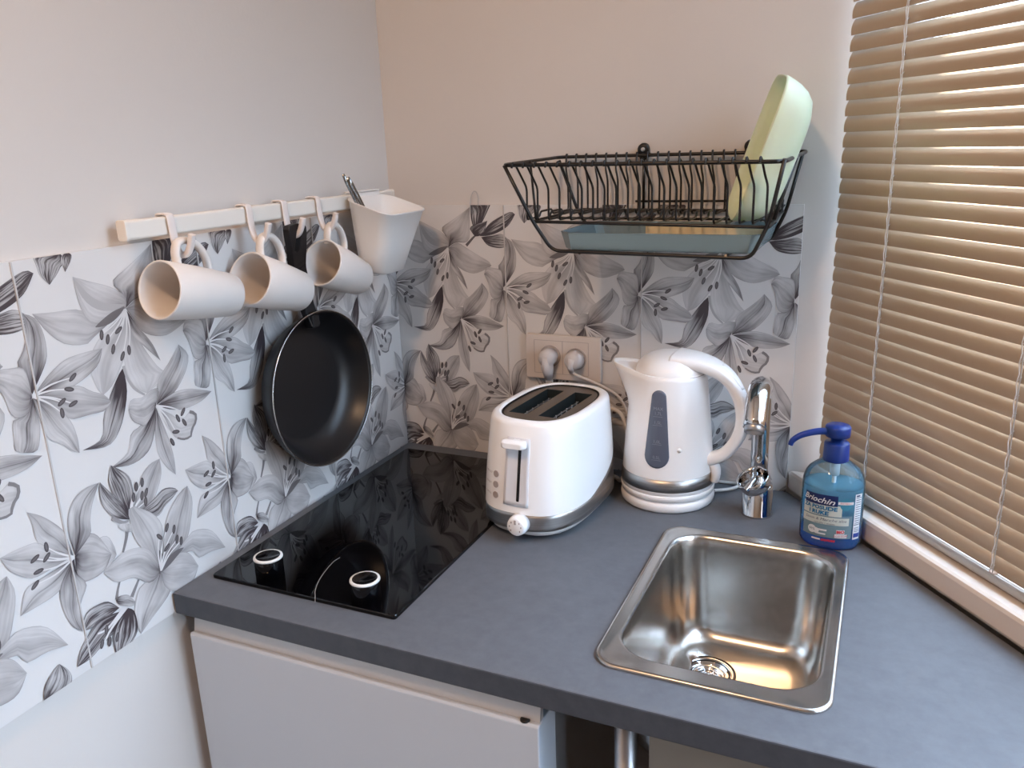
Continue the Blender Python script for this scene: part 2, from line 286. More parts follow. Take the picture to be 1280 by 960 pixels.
LILY = [["s", [[0.453, 0.709], [0.46, 0.681], [0.49, 0.646], [0.544, 0.62]], 2.2, 0.45], ["s", [[0.32, 0.307], [0.304, 0.278], [0.271, 0.244]], 2.5, 0.75], ["s", [[0.191, 0.134], [0.206, 0.155], [0.225, 0.174]], 2, 0.7], ["s", [[0.274, 0.116], [0.309, 0.138], [0.33, 0.151]], 2.5, 0.7], ["s", [[0.675, 0.856], [0.729, 0.881], [0.756, 0.892]], 2.5, 0.9], ["p", [[0.756, 0.892]], [[0.74, 0.924], [0.725, 0.961]], [[0.731, 1.014]], [[0.866, 0.977], [0.888, 1.013]], 0.85, 2], ["p", [[0.794, 0.891]], [[0.874, 0.932], [0.938, 0.952], [1.051, 0.976]], [[1.093, 0.968]], [[0.858, 0.892], [0.946, 0.904], [1.035, 0.929]], 0.8, 2], ["p", [[0.806, 0.887]], [[0.908, 0.895], [0.983, 0.898]], [[1.043, 0.872]], [[0.854, 0.86], [0.929, 0.85], [1.004, 0.853]], 0.6, 2], ["p", [[0.756, 0.889]], [[0.731, 0.902], [0.721, 0.924]], [[0.863, 0.945]], [[0.794, 0.892], [0.834, 0.908]], 0.9, 2], ["p", [[0.229, 1.005]], [[0.114, 1.007], [0.111, 0.984], [0.122, 0.959]], [[0.155, 0.937]], [[0.246, 0.983], [0.222, 0.972], [0.196, 0.956]], 0.6, 2], ["p", [[0.26, 1.003]], [[0.229, 0.99]], [[0.239, 0.959]], [[0.284, 0.995], [0.27, 0.978]], 0.6, 2], ["p", [[0.507, 0.839]], [[0.34, 0.788], [0.277, 0.737], [0.287, 0.681]], [[0.314, 0.654]], [[0.51, 0.767], [0.444, 0.714], [0.37, 0.669]], 0.16, 0], ["p", [[0.516, 0.841]], [[0.459, 0.718], [0.491, 0.651]], [[0.561, 0.621]], [[0.571, 0.753], [0.654, 0.676], [0.704, 0.655]], 0.15, 0], ["p", [[0.498, 0.843]], [[0.355, 0.828], [0.277, 0.868], [0.14, 0.876]], [[0.051, 0.882]], [[0.328, 0.799], [0.276, 0.786], [0.174, 0.799], [0.102, 0.836]], 0.3, 0], ["p", [[0.518, 0.847]], [[0.598, 0.866], [0.674, 0.848], [0.774, 0.822], [0.861, 0.801]], [[0.883, 0.785]], [[0.546, 0.819], [0.6, 0.776], [0.715, 0.755], [0.82, 0.768]], 0.28, 0], ["p", [[0.517, 0.844]], [[0.518, 0.808], [0.534, 0.775]], [[0.669, 0.694]], [[0.576, 0.792], [0.636, 0.743]], 0.6, 0], ["p", [[0.518, 0.848]], [[0.502, 0.887], [0.468, 0.917], [0.549, 0.942], [0.65, 0.971]], [[0.719, 0.993]], [[0.585, 0.866], [0.67, 0.867], [0.707, 0.886], [0.713, 0.94]], 0.42, 0], ["p", [[0.516, 0.847]], [[0.527, 0.874], [0.458, 0.905], [0.342, 0.93]], [[0.27, 0.946]], [[0.45, 0.845], [0.394, 0.824], [0.308, 0.839], [0.276, 0.889]], 0.2, 0], ["s", [[0.273, 0.941], [0.323, 0.892], [0.399, 0.863], [0.515, 0.856]], 5, 0.42], ["s", [[0.339, 0.82], [0.408, 0.829], [0.511, 0.851]], 5, 0.85], ["s", [[0.514, 0.845], [0.445, 0.818], [0.363, 0.798]], 1.1, -0.3], ["s", [[0.514, 0.845], [0.461, 0.812], [0.391, 0.784]], 1.1, -0.3], ["s", [[0.514, 0.845], [0.475, 0.799], [0.411, 0.757]], 1.1, -0.3], ["s", [[0.514, 0.845], [0.5, 0.789], [0.455, 0.734]], 1.1, -0.3], ["s", [[0.514, 0.845], [0.52, 0.795], [0.496, 0.744]], 1.1, -0.3], ["s", [[0.514, 0.845], [0.492, 0.821], [0.457, 0.799]], 1.1, -0.3], ["a", [0.363, 0.798], 80, 1.0], ["a", [0.391, 0.784], 75, 1.0], ["a", [0.411, 0.757], 70, 1.0], ["a", [0.455, 0.734], 60, 1.0], ["a", [0.496, 0.744], 85, 1.0], ["a", [0.457, 0.799], 30, 1.0], ["p", [[0.443, 0.704]], [[0.411, 0.688], [0.35, 0.646], [0.296, 0.599], [0.269, 0.552]], [[0.161, 0.541]], [[0.45, 0.678], [0.441, 0.632], [0.38, 0.563], [0.299, 0.528]], 0.85, 1], ["p", [[0.596, 0.578]], [[0.566, 0.514], [0.564, 0.459], [0.599, 0.413]], [[0.652, 0.378]], [[0.635, 0.502], [0.655, 0.442], [0.657, 0.407]], 0.35, 1], ["p", [[0.594, 0.579]], [[0.486, 0.546], [0.427, 0.534], [0.393, 0.492]], [[0.288, 0.471]], [[0.575, 0.529], [0.514, 0.474], [0.404, 0.457]], 0.6, 1], ["p", [[0.603, 0.581]], [[0.707, 0.599], [0.826, 0.594]], [[0.97, 0.565]], [[0.691, 0.556], [0.781, 0.545], [0.894, 0.549]], 0.45, 1], ["p", [[0.607, 0.575]], [[0.746, 0.523], [0.802, 0.534], [0.843, 0.517]], [[0.83, 0.497]], [[0.669, 0.496], [0.7, 0.472], [0.771, 0.459], [0.804, 0.475]], 0.2, 0], ["s", [[0.801, 0.532], [0.838, 0.519], [0.83, 0.497], [0.799, 0.482], [0.786, 0.464], [0.738, 0.464], [0.698, 0.475]], 2, 0.75], ["p", [[0.604, 0.583]], [[0.621, 0.629], [0.65, 0.654], [0.71, 0.679], [0.765, 0.704]], [[0.794, 0.722]], [[0.666, 0.594], [0.735, 0.603], [0.818, 0.647], [0.847, 0.688]], 0.45, 1], ["p", [[0.598, 0.583]], [[0.631, 0.622], [0.583, 0.627], [0.524, 0.616], [0.46, 0.62]], [[0.436, 0.596]], [[0.568, 0.563], [0.514, 0.541], [0.487, 0.549], [0.446, 0.569]], 0.4, 0], ["s", [[0.598, 0.582], [0.68, 0.565], [0.758, 0.539]], 1.1, -0.3], ["s", [[0.598, 0.582], [0.683, 0.55], [0.757, 0.509]], 1.1, -0.3], ["s", [[0.598, 0.582], [0.664, 0.557], [0.72, 0.527]], 1.1, -0.3], ["s", [[0.598, 0.582], [0.656, 0.54], [0.694, 0.493]], 1.1, -0.3], ["s", [[0.598, 0.582], [0.643, 0.527], [0.662, 0.47]], 1.1, -0.3], ["a", [0.758, 0.539], 50, 1.0], ["a", [0.757, 0.509], -65, 1.0], ["a", [0.72, 0.527], -70, 1.0], ["a", [0.694, 0.493], -15, 1.0], ["a", [0.662, 0.47], -70, 1.0], ["p", [[-0.019, 0.708]], [[-0.055, 0.776], [-0.048, 0.79], [-0.017, 0.81], [0.007, 0.849]], [[0.008, 0.887]], [[0.067, 0.768], [0.085, 0.803], [0.081, 0.843], [0.057, 0.873]], 0.55, 1], ["p", [[-0.015, 0.703]], [[0.068, 0.739], [0.155, 0.763], [0.247, 0.768]], [[0.353, 0.767]], [[0.118, 0.694], [0.223, 0.705], [0.318, 0.731]], 0.4, 1], ["p", [[0.0, 0.701]], [[0.18, 0.699], [0.262, 0.672], [0.32, 0.655]], [[0.35, 0.632]], [[0.106, 0.64], [0.139, 0.623], [0.231, 0.619], [0.31, 0.616]], 0.32, 0], ["p", [[-0.019, 0.7]], [[-0.008, 0.645], [0.011, 0.599], [0.07, 0.574], [0.105, 0.551]], [[0.144, 0.538]], [[0.064, 0.67], [0.129, 0.622], [0.148, 0.574]], 0.35, 1], ["p", [[-0.021, 0.7]], [[-0.082, 0.667], [-0.124, 0.663], [-0.135, 0.625], [-0.143, 0.599]], [[-0.106, 0.586]], [[-0.015, 0.656], [-0.015, 0.627], [-0.047, 0.581]], 0.5, 1], ["p", [[-0.023, 0.703]], [[-0.022, 0.736], [-0.035, 0.77], [-0.09, 0.777], [-0.149, 0.779]], [[-0.172, 0.754]], [[-0.051, 0.671], [-0.101, 0.665], [-0.129, 0.682], [-0.14, 0.718]], 0.45, 0], ["s", [[-0.022, 0.703], [0.074, 0.717], [0.18, 0.719]], 1.1, -0.3], ["s", [[-0.022, 0.703], [0.063, 0.704], [0.152, 0.694]], 1.1, -0.3], ["s", [[-0.022, 0.703], [0.044, 0.69], [0.106, 0.67]], 1.1, -0.3], ["s", [[-0.022, 0.703], [0.07, 0.686], [0.158, 0.658]], 1.1, -0.3], ["s", [[-0.022, 0.703], [0.043, 0.678], [0.098, 0.645]], 1.1, -0.3], ["a", [0.18, 0.719], 35, 1.0], ["a", [0.152, 0.694], -20, 1.0], ["a", [0.106, 0.67], 30, 1.0], ["a", [0.158, 0.658], 15, 1.0], ["a", [0.098, 0.645], 90, 1.0], ["p", [[0.041, 0.302]], [[0.186, 0.312], [0.227, 0.276]], [[0.233, 0.248]], [[0.154, 0.229], [0.198, 0.233]], 0.35, 0], ["p", [[0.024, 0.297]], [[0.062, 0.33], [0.113, 0.337], [0.158, 0.317]], [[0.208, 0.257]], [[0.019, 0.243], [0.051, 0.223], [0.152, 0.224]], 0.5, 0], ["p", [[0.027, 0.3]], [[0.017, 0.358], [0.033, 0.406], [0.081, 0.438], [0.147, 0.449]], [[0.211, 0.448]], [[0.119, 0.333], [0.131, 0.365], [0.157, 0.403]], 0.5, 1], ["p", [[0.019, 0.3]], [[-0.073, 0.343], [-0.132, 0.379], [-0.136, 0.418]], [[-0.149, 0.453]], [[0.009, 0.338], [-0.007, 0.375], [-0.082, 0.426]], 0.3, 1], ["p", [[0.004, 0.301]], [[-0.108, 0.362], [-0.142, 0.377], [-0.231, 0.38]], [[-0.3, 0.379]], [[-0.139, 0.296], [-0.194, 0.301], [-0.268, 0.337]], 0.3, 1], ["p", [[0.019, 0.296]], [[-0.126, 0.289], [-0.222, 0.281]], [[-0.269, 0.227]], [[-0.034, 0.252], [-0.102, 0.232], [-0.203, 0.228]], 0.4, 1], ["p", [[0.019, 0.294]], [[-0.065, 0.25], [-0.084, 0.204], [-0.057, 0.137]], [[-0.01, 0.106]], [[0.018, 0.255], [0.054, 0.216], [0.004, 0.172]], 0.5, 1], ["s", [[0.023, 0.297], [-0.042, 0.323], [-0.097, 0.354]], 1.1, -0.3], ["s", [[0.023, 0.297], [-0.071, 0.313], [-0.157, 0.34]], 1.1, -0.3], ["s", [[0.023, 0.297], [-0.043, 0.31], [-0.105, 0.33]], 1.1, -0.3], ["s", [[0.023, 0.297], [-0.065, 0.296], [-0.153, 0.307]], 1.1, -0.3], ["s", [[0.023, 0.297], [-0.075, 0.28], [-0.18, 0.28]], 1.1, -0.3], ["a", [-0.097, 0.354], 90, 1.0], ["a", [-0.157, 0.34], 25, 1.0], ["a", [-0.105, 0.33], 40, 1.0], ["a", [-0.153, 0.307], 0, 1.0], ["a", [-0.18, 0.28], 35, 1.0], ["p", [[0.337, 0.319]], [[0.29, 0.369], [0.26, 0.438]], [[0.288, 0.478]], [[0.366, 0.338], [0.383, 0.38], [0.373, 0.433]], 0.55, 2], ["p", [[0.337, 0.32]], [[0.253, 0.346], [0.205, 0.392], [0.205, 0.432]], [[0.216, 0.448]], [[0.318, 0.367], [0.252, 0.418]], 0.45, 2], ["p", [[0.355, 0.322]], [[0.403, 0.376], [0.447, 0.417], [0.506, 0.438]], [[0.567, 0.441]], [[0.465, 0.329], [0.526, 0.363], [0.564, 0.403]], 0.35, 1], ["p", [[0.358, 0.319]], [[0.491, 0.342], [0.56, 0.356], [0.623, 0.346]], [[0.648, 0.332]], [[0.493, 0.291], [0.554, 0.309], [0.601, 0.318]], 0.45, 2], ["s", [[0.243, 0.346], [0.292, 0.323], [0.329, 0.318]], 2.5, 0.6], ["s", [[0.34, 0.32], [0.361, 0.362], [0.404, 0.396]], 1.1, -0.3], ["s", [[0.34, 0.32], [0.378, 0.365], [0.441, 0.4]], 1.1, -0.3], ["s", [[0.34, 0.32], [0.376, 0.346], [0.428, 0.366]], 1.1, -0.3], ["s", [[0.34, 0.32], [0.353, 0.348], [0.379, 0.372]], 1.1, -0.3], ["s", [[0.34, 0.32], [0.386, 0.337], [0.443, 0.346]], 1.1, -0.3], ["s", [[0.34, 0.32], [0.389, 0.349], [0.454, 0.369]], 1.1, -0.3], ["a", [0.404, 0.396], 80, 1.0], ["a", [0.441, 0.4], 80, 1.0], ["a", [0.428, 0.366], 75, 1.0], ["a", [0.379, 0.372], 80, 1.0], ["a", [0.443, 0.346], 80, 1.0], ["a", [0.454, 0.369], 65, 1.0], ["p", [[0.313, 0.29]], [[0.269, 0.314], [0.281, 0.321]], [[0.322, 0.313]], [[0.347, 0.286], [0.361, 0.297]], 0.25, 0], ["p", [[0.46, 0.137]], [[0.333, 0.131], [0.293, 0.104], [0.269, 0.061]], [[0.285, 0.004]], [[0.501, 0.076], [0.464, 0.054], [0.361, 0.026]], 0.3, 1], ["p", [[0.464, 0.144]], [[0.351, 0.257], [0.338, 0.316], [0.335, 0.345]], [[0.371, 0.35]], [[0.486, 0.198], [0.517, 0.254], [0.476, 0.303]], 0.25, 1], ["p", [[0.475, 0.145]], [[0.534, 0.255], [0.601, 0.303], [0.672, 0.327]], [[0.711, 0.333]], [[0.641, 0.179], [0.702, 0.235], [0.73, 0.289]], 0.3, 1], ["p", [[0.488, 0.144]], [[0.669, 0.192], [0.73, 0.196], [0.83, 0.168]], [[0.909, 0.095]], [[0.67, 0.146], [0.712, 0.113], [0.809, 0.109]], 0.3, 0], ["p", [[0.462, 0.139]], [[0.495, 0.151], [0.566, 0.162], [0.652, 0.144]], [[0.703, 0.09]], [[0.473, 0.09], [0.539, 0.057], [0.642, 0.052]], 0.28, 0], ["p", [[0.461, 0.139]], [[0.451, 0.178], [0.396, 0.226], [0.272, 0.245]], [[0.146, 0.221]], [[0.389, 0.125], [0.301, 0.165], [0.207, 0.178]], 0.35, 0], ["s", [[0.466, 0.203], [0.476, 0.171], [0.451, 0.133]], 4, 0.9], ["s", [[0.625, 0.167], [0.554, 0.16], [0.457, 0.136]], 5, 0.85], ["s", [[0.464, 0.14], [0.488, 0.199], [0.542, 0.248]], 1.1, -0.3], ["s", [[0.464, 0.14], [0.509, 0.192], [0.583, 0.233]], 1.1, -0.3], ["s", [[0.464, 0.14], [0.464, 0.19], [0.488, 0.234]], 1.1, -0.3], ["s", [[0.464, 0.14], [0.517, 0.176], [0.592, 0.201]], 1.1, -0.3], ["s", [[0.464, 0.14], [0.529, 0.171], [0.616, 0.19]], 1.1, -0.3], ["s", [[0.464, 0.14], [0.485, 0.17], [0.522, 0.194]], 1.1, -0.3], ["a", [0.542, 0.248], 65, 1.0], ["a", [0.583, 0.233], 75, 1.0], ["a", [0.488, 0.234], -55, 1.0], ["a", [0.592, 0.201], 75, 1.0], ["a", [0.616, 0.19], 80, 1.0], ["a", [0.522, 0.194], 35, 1.0], ["p", [[0.194, 0.109]], [[0.134, 0.145], [0.039, 0.149], [0.004, 0.13]], [[-0.003, 0.105]], [[0.13, 0.103], [0.055, 0.099]], 0.45, 2], ["p", [[0.202, 0.097]], [[0.084, 0.111], [0.016, 0.09], [-0.044, 0.061]], [[-0.072, 0.027]], [[0.183, 0.062], [0.082, 0.044], [0.003, 0.027]], 0.65, 2], ["p", [[0.24, 0.095]], [[0.176, 0.077], [0.132, 0.047]], [[0.131, -0.022]], [[0.273, 0.072], [0.261, 0.012]], 0.75, 2], ["p", [[0.185, 0.133]], [[0.206, 0.139], [0.253, 0.129]], [[0.284, 0.101]], [[0.197, 0.117], [0.242, 0.099], [0.271, 0.092]], 0.5, 0], ["s", [[0.228, 0.098], [0.128, 0.067], [0.082, 0.044]], 2, -0.3], ["s", [[0.217, 0.102], [0.119, 0.076], [0.058, 0.077]], 2, -0.2], ["a", [0.07, 0.045], 70, 1.0], ["a", [0.106, 0.074], 75, 1.0], ["a", [0.111, 0.038], 75, 1.0], ["a", [0.154, 0.037], 70, 1.0], ["p", [[-0.254, -0.002]], [[-0.235, 0.032], [-0.183, 0.055]], [[-0.151, 0.063]], [[-0.152, -0.016], [-0.108, 0.005], [-0.115, 0.034]], 0.45, 2]]
# ------------------------------------------------------------------ the room
WD = Vector((.6195, -.785, 0)); WN = Vector((.785, .6195, 0)); W0 = Vector((.70, 0, 0))
def win(s, o, z): p = W0+WD*s+WN*o; return Vector((p.x, p.y, z))
def wbox(bm, s0, s1, o0, o1, z0, z1, mi=0):
    v = [bm.verts.new(win(*p)) for p in ((s0,o0,z0),(s1,o0,z0),(s1,o1,z0),(s0,o1,z0),(s0,o0,z1),(s1,o0,z1),(s1,o1,z1),(s0,o1,z1))]
    for q in ((0,3,2,1),(4,5,6,7),(0,1,5,4),(1,2,6,5),(2,3,7,6),(3,0,4,7)): face(bm, [v[i] for i in q], mi, False)
ZT = .90; CZ = 2.6; YF = -3.0; SE = 2.6
b = B(); box(b, -.15, 0, YF, .15, 0, CZ); struct('wall_left', b, 'wall')
b = B(); box(b, 0, .84, 0, .15, 0, CZ); struct('wall_back', b, 'wall')
b = B(); box(b, -.15, 2.6, YF-.15, YF, 0, CZ); struct('wall_front', b, 'wall_room')
e = win(SE, .08, 0)
b = B(); box(b, e.x, e.x+.15, YF, e.y+.2, 0, CZ); struct('wall_side', b, 'wall_room')
q1, q2 = win(.05, .13, 0), win(SE, .13, 0)
plan = [(-.15, .15), (-.15, YF-.15), (e.x+.15, YF-.15), (e.x+.15, q2.y), (q2.x, q2.y), (q1.x, q1.y), (q1.x, .15)]
b = B(); prism(b, plan, -.1, 0); struct('floor', b, 'floor')
b = B(); prism(b, plan, CZ, CZ+.1); struct('ceiling', b, 'ceiling')
# slanted wall with the window and a second unseen one, added to carry daylight
S1, S2, S3, S4 = .06, 1.22, 1.34, 2.0; ZB, ZH, ZB2, ZH2 = .95, 2.2, .66, 1.60; O0, O1 = .07, .13
b = B()
wbox(b, .056, S3, O0, O1, 0, ZB); wbox(b, .056, S3, O0, O1, ZH, CZ); wbox(b, S3, SE, O0, O1, 0, ZB2); wbox(b, S3, SE, O0, O1, ZH2, CZ)
wbox(b, .056, S1, O0, O1, ZB, ZH); wbox(b, S2, S3, O0, O1, ZB, ZH); wbox(b, S4, SE, O0, O1, ZB2, ZH2)
struct('wall_right', b, 'wall')
b = B(); v = [win(0, .0, 0), win(SE, .0, 0), win(SE, O0, 0), win(.0553, O0, 0)]
prism(b, [(p.x, p.y) for p in v], ZT+.0, ZT+.035)
struct('trim_1', b, 'sill', bevel=.006)['label'] = 'white window sill ledge between the grey worktop and the blind'
for i, (a, c, ZL, ZU) in enumerate(((S1, S2, ZB, ZH), (S3, S4, ZB2, ZH2)), 1):  # second window is out of view, shaped for the light it lets in
    b = B(); w = .03; o0, o1 = .083, .117
    wbox(b, a, a+w, o0, o1, ZL, ZU); wbox(b, c-w, c, o0, o1, ZL, ZU); wbox(b, a+w, c-w, o0, o1, ZL, ZL+w); wbox(b, a+w, c-w, o0, o1, ZU-w, ZU)
    wf = struct('window_%d' % i, b, 'frame', bevel=.004)
    b = B(); wbox(b, a+w, c-w, .098, .102, ZL+w, ZU-w); obj('pane', b, 'pane', wf)

# ------------------------------------------------------------------ lily backsplash
PZ0, PZ1, PT = .8705, 1.345, .005
LE = [-1.226, -.976, -.726, -.476, -.238, 0, .2245]
BE = [-.238, 0, .2245, .462, .70, .93]
def crv(pts, n):
    if len(pts) == 2:
        a, c = Vector(pts[0]), Vector(pts[1]); return [a.lerp(c, i/(n-1)) for i in range(n)]
    d = cr([(p[0], p[1]*1.9, 0) for p in pts], 8); L = [0.]
    for a, c in zip(d, d[1:]): L.append(L[-1]+(c-a).length)
    out = []; j = 0
    for i in range(n):
        s = L[-1]*i/(n-1)
        while j < len(L)-2 and L[j+1] < s: j += 1
        f = (s-L[j])/max(L[j+1]-L[j], 1e-9); q = d[j].lerp(d[j+1], min(1, f)); out.append(Vector((q.x, q.y/1.9)))
    return out
def lily_tile(bm, P, uvl, inf, seed):
    rnd = random.Random(5)
    def vert(u, v, k): return bm.verts.new(P(u, v, .0003+k*1.0e-5))
    def quad(vs, uvs, info):
        f = face(bm, vs, 1, False)
        if f:
            for l, q in zip(f.loops, uvs): l[uvl].uv = q; l[inf] = info
    for k, it in enumerate(LILY):
        r = rnd.random()
        if it[0] == 'p':
            _, bs, Lp, tp, Rp, tone, fl = it; n, m = 15, 9
            A = crv(bs+Lp+tp, n); C = crv(bs+Rp+tp, n)
            g = [[A[i].lerp(C[i], j/(m-1)) for j in range(m)] for i in range(n)]
            V = [[vert(p[0], p[1], k) for p in row] for row in g]
            for i in range(n-1):
                for j in range(m-1):
                    ij = ((i, j), (i, j+1), (i+1, j+1), (i+1, j))
                    quad([V[x][y] for x, y in ij], [(x/(n-1), y/(m-1)) for x, y in ij], (tone, r, fl*.5, 0.))
        elif it[0] == 's':
            _, pts, w, tone = it; n = 12; c = crv(pts, n); hw = w*.0011
            V = []
            for i in range(n):
                d = c[min(i+1, n-1)]-c[max(i-1, 0)]; d = Vector((d[0]*.245, d[1]*.4745)); d = d.normalized() if d.length else Vector((1, 0)); nn = Vector((-d[1], d[0]))*hw*((1-.45*i/(n-1)) if w < 4 else .9*sin(pi*(i+.15)/(n-.7))**.8)
                V.append((vert(c[i][0]+nn[0]/.245, c[i][1]+nn[1]/.4745, k), vert(c[i][0]-nn[0]/.245, c[i][1]-nn[1]/.4745, k)))
            for i in range(n-1): quad([V[i][0], V[i][1], V[i+1][1], V[i+1][0]], [(0, .5)]*4, (max(0., tone), r, 0, 1.))
        else:
            _, c, ang, L_ = it; a = radians(ang); n = 12
            for (ra, rb, tone, kk) in ((.0062, .0027, .95, 0), (.0042, .0011, .86, .3)):
                V = []
                for i in range(n):
                    t = 2*pi*i/n; x, y = ra*L_*cos(t), rb*L_*sin(t)
                    V.append(vert(c[0]+(x*cos(a)-y*sin(a))/.245, c[1]+(x*sin(a)+y*cos(a))/.4745, k+kk))
                quad(V, [(0, .5)]*n, (tone, r, 0, 1.))
def backsplash(name, label, edges, P3, lo, hi, along, first, seams):
    bm = B(); uvl = bm.loops.layers.uv.new('uv'); inf = bm.loops.layers.float_color.new('info')
    for a, c in zip(edges, edges[1:]):
        lily_tile(bm, (lambda u, v, h, a=a, c=c: P3(a+u*(c-a), PZ0+v*(PZ1-PZ0), h)), uvl, inf, 1)
    for co, no in ((lo, -1), (hi, 1)):
        g = bm.verts[:]+bm.edges[:]+bm.faces[:]
        pc = Vector((0,0,0)); pc[along] = co; pn = Vector((0,0,0)); pn[along] = no
        bmesh.ops.bisect_plane(bm, geom=g, plane_co=pc, plane_no=pn, clear_outer=True)
    for co, no in ((PZ0, -1), (PZ1, 1)):
        bmesh.ops.bisect_plane(bm, geom=bm.verts[:]+bm.edges[:]+bm.faces[:], plane_co=(0,0,co), plane_no=(0,0,no), clear_outer=True)
    # board and its pale joints
    def slab(a, c, h0, h1, z0, z1, mi):
        p, q = P3(a, z0, h0), P3(c, z1, h1)
        box(bm, min(p.x,q.x), max(p.x,q.x), min(p.y,q.y), max(p.y,q.y), min(p.z,q.z), max(p.z,q.z), mi)
    slab(lo, hi, -PT, 0, PZ0, PZ1, 0)
    for s in seams: slab(s-.0009, s+.0009, 0, .0019, PZ0+.0005, PZ1-.0005, 2)
    o = obj(name, bm, ['panel', 'lily', 'seam'], recalc=False); return tag(o, label, 'backsplash', 'lily backsplash panels')
backsplash('backsplash', 'white backsplash panel printed with grey lilies on the left wall behind the frying pan', LE, lambda a, z, h: Vector((PT+.0006+h, a, z)), -1.2, -.0065, 1, 0, [-.976, -.726, -.476, -.238])
backsplash('backsplash', 'white lily-printed backsplash panel behind the toaster and kettle under the wire rack', BE, lambda a, z, h: Vector((a, -PT-.0006-h, z)), .0, .70, 0, 1, [.2245, .462])

# ------------------------------------------------------------------ worktop
SX0, SX1, SY0, SY1 = .557, .803, -.548, -.192      # sink rim
b = B(); xr = .70+.6195*.6/.785-.002
outer = [(.0080, -.0080), (.0080, -.60), (xr, -.60), (.6985-.002+.0063, -.0080)]
hole = rrect(SX0+.012, SX1-.012, SY0+.012, SY1-.012, .03, 5)
def ring_edges(pts, z):
    v = [b.verts.new((p[0], p[1], z)) for p in pts]; return v, [b.edges.new((v[i], v[(i+1) % len(v)])) for i in range(len(v))]
loops = []
for z in (ZT, ZT-.03):
    v1, e1 = ring_edges(outer, z); v2, e2 = ring_edges(hole, z)
    bmesh.ops.triangle_fill(b, edges=e1+e2, use_beauty=True); loops.append((v1, v2))
for k in (0, 1):
    a, c = loops[0][k], loops[1][k]; n = len(a)
    for i in range(n): face(b, [a[i], a[(i+1) % n], c[(i+1) % n], c[i]], 1 if k == 0 else 0, False)
for f in b.faces: f.smooth = False
wt = obj('worktop', b, ['worktop', 'worktop_edge'], bevel=.002)
tag(wt, 'dark grey stone-look kitchen worktop carrying the hob, appliances and sink', 'worktop')
b = B(); tube(b, [(.598, -.545, .0), (.598, -.545, .8695)], .0125, 20); obj('leg', b, 'alu', wt)['label'] = 'silver metal leg'
b = B(); box(b, .001, .022, -.558, -.01, 0, .8695); obj('side_panel', b, 'grey_panel', wt)
b = B(); box(b, .625, 1.14, -.548, -.530, .30, .8695); obj('front_panel', b, 'beige_panel', wt)['label'] = 'grey-beige panel under the front edge'

# ------------------------------------------------------------------ fridge under the worktop
fr = thing('mini_fridge', 'small white fridge built in under the grey worktop below the hob', 'fridge', (.27, -.3, 0))
FX0, FX1 = .0245, .517
b = B(); box(b, FX0+.004, FX1-.002, -.545, -.03, .02, .863); obj('body', b, 'fridge_side', fr, bevel=.004)
b = B(); pr_ = [(-.5975, .05), (-.5975, .841), (-.5945, .8435), (-.5905, .8425), (-.570, .8425), (-.548, .8425), (-.548, .05)]
ra = [Vector((FX0, y, z)) for y, z in pr_]; rb = [Vector((FX1, y, z)) for y, z in pr_]
loft(b, [ra, rb], smooth=False); dr = obj('door', b, 'fridge', fr, bevel=.0015)
b = B(); pr2 = [(-.5900, .8428), (-.5895, .8450), (-.5850, .8685), (-.5800, .8685), (-.5800, .8428)]
loft(b, [[Vector((x, y, z)) for y, z in pr2] for x in (FX0+.001, FX1-.0015)], smooth=False); g = obj('grip_strip', b, 'grip', dr); g['label'] = 'brushed aluminium grip strip along the top of the door'
b = B(); lathe(b, [(.0001, 0), (.0055, 0), (.0055, .0016), (.0001, .0016)], 16, (FX1-.018, -.5915, .8430)); obj('hinge_cap', b, 'dark', dr)
for x in (FX0+.03, FX1-.05):
    for y in (-.5, -.08):
        b = B(); lathe(b, [(.016, 0), (.016, .022)], 14, (x+.01, y, 0)); obj('foot', b, 'dark', fr)

# ------------------------------------------------------------------ hob
hb = thing('ceramic_hob', 'black glass two-zone hob set into the worktop in the corner', 'hob', (.17, -.3, ZT))
HX0, HX1, HY0, HY1 = .029, .314, -.5505, -.0495
b = B()
loft(b, [[Vector((x, y, z)) for x, y in rrect(HX0+i, HX1-i, HY0+i, HY1-i, .004, 3)] for z, i in ((ZT, 0), (ZT+.0042, 0), (ZT+.0052, .001))], smooth=False)
gl = obj('glass_plate', b, 'hob', hb)
b = B(); arc = [(0.2042, -0.5593), (0.1936, -0.5452), (0.1864, -0.5355), (0.175, -0.512), (0.1672, -0.4858), (0.163, -0.4639), (0.1646, -0.4513)]
pa = cr([(x, y, ZT+.0054) for x, y in arc], 5)
for p, q in zip(pa, pa[1:]):
    d = (q-p).normalized(); n = Vector((-d.y, d.x, 0))*.0005
    face(b, [b.verts.new(p+n), b.verts.new(p-n), b.verts.new(q-n), b.verts.new(q+n)], 0, False)
obj('zone_mark', b, 'mark', gl)['label'] = 'thin grey curved line'
def knob(x, y):
    b = B(); z = ZT+.0053
    lathe(b, [(.0185, 0), (.0185, .026), (.0178, .0275), (.0155, .0282), (.0150, .0272), (.0001, .0268)], 40, (x, y, z))
    k = obj('control_knob', b, 'knob_black', hb)
    b = B(); lathe(b, [(.0157, .0282), (.0186, .0279), (.0190, .0268), (.0190, .0255), (.0180, .0255)], 40, (x, y, z), cap0=False, cap1=False); obj('trim_ring', b, 'ring', k)['label'] = 'pale ring round the top edge'
knob(.1046, -.5235); knob(.259, -.528)
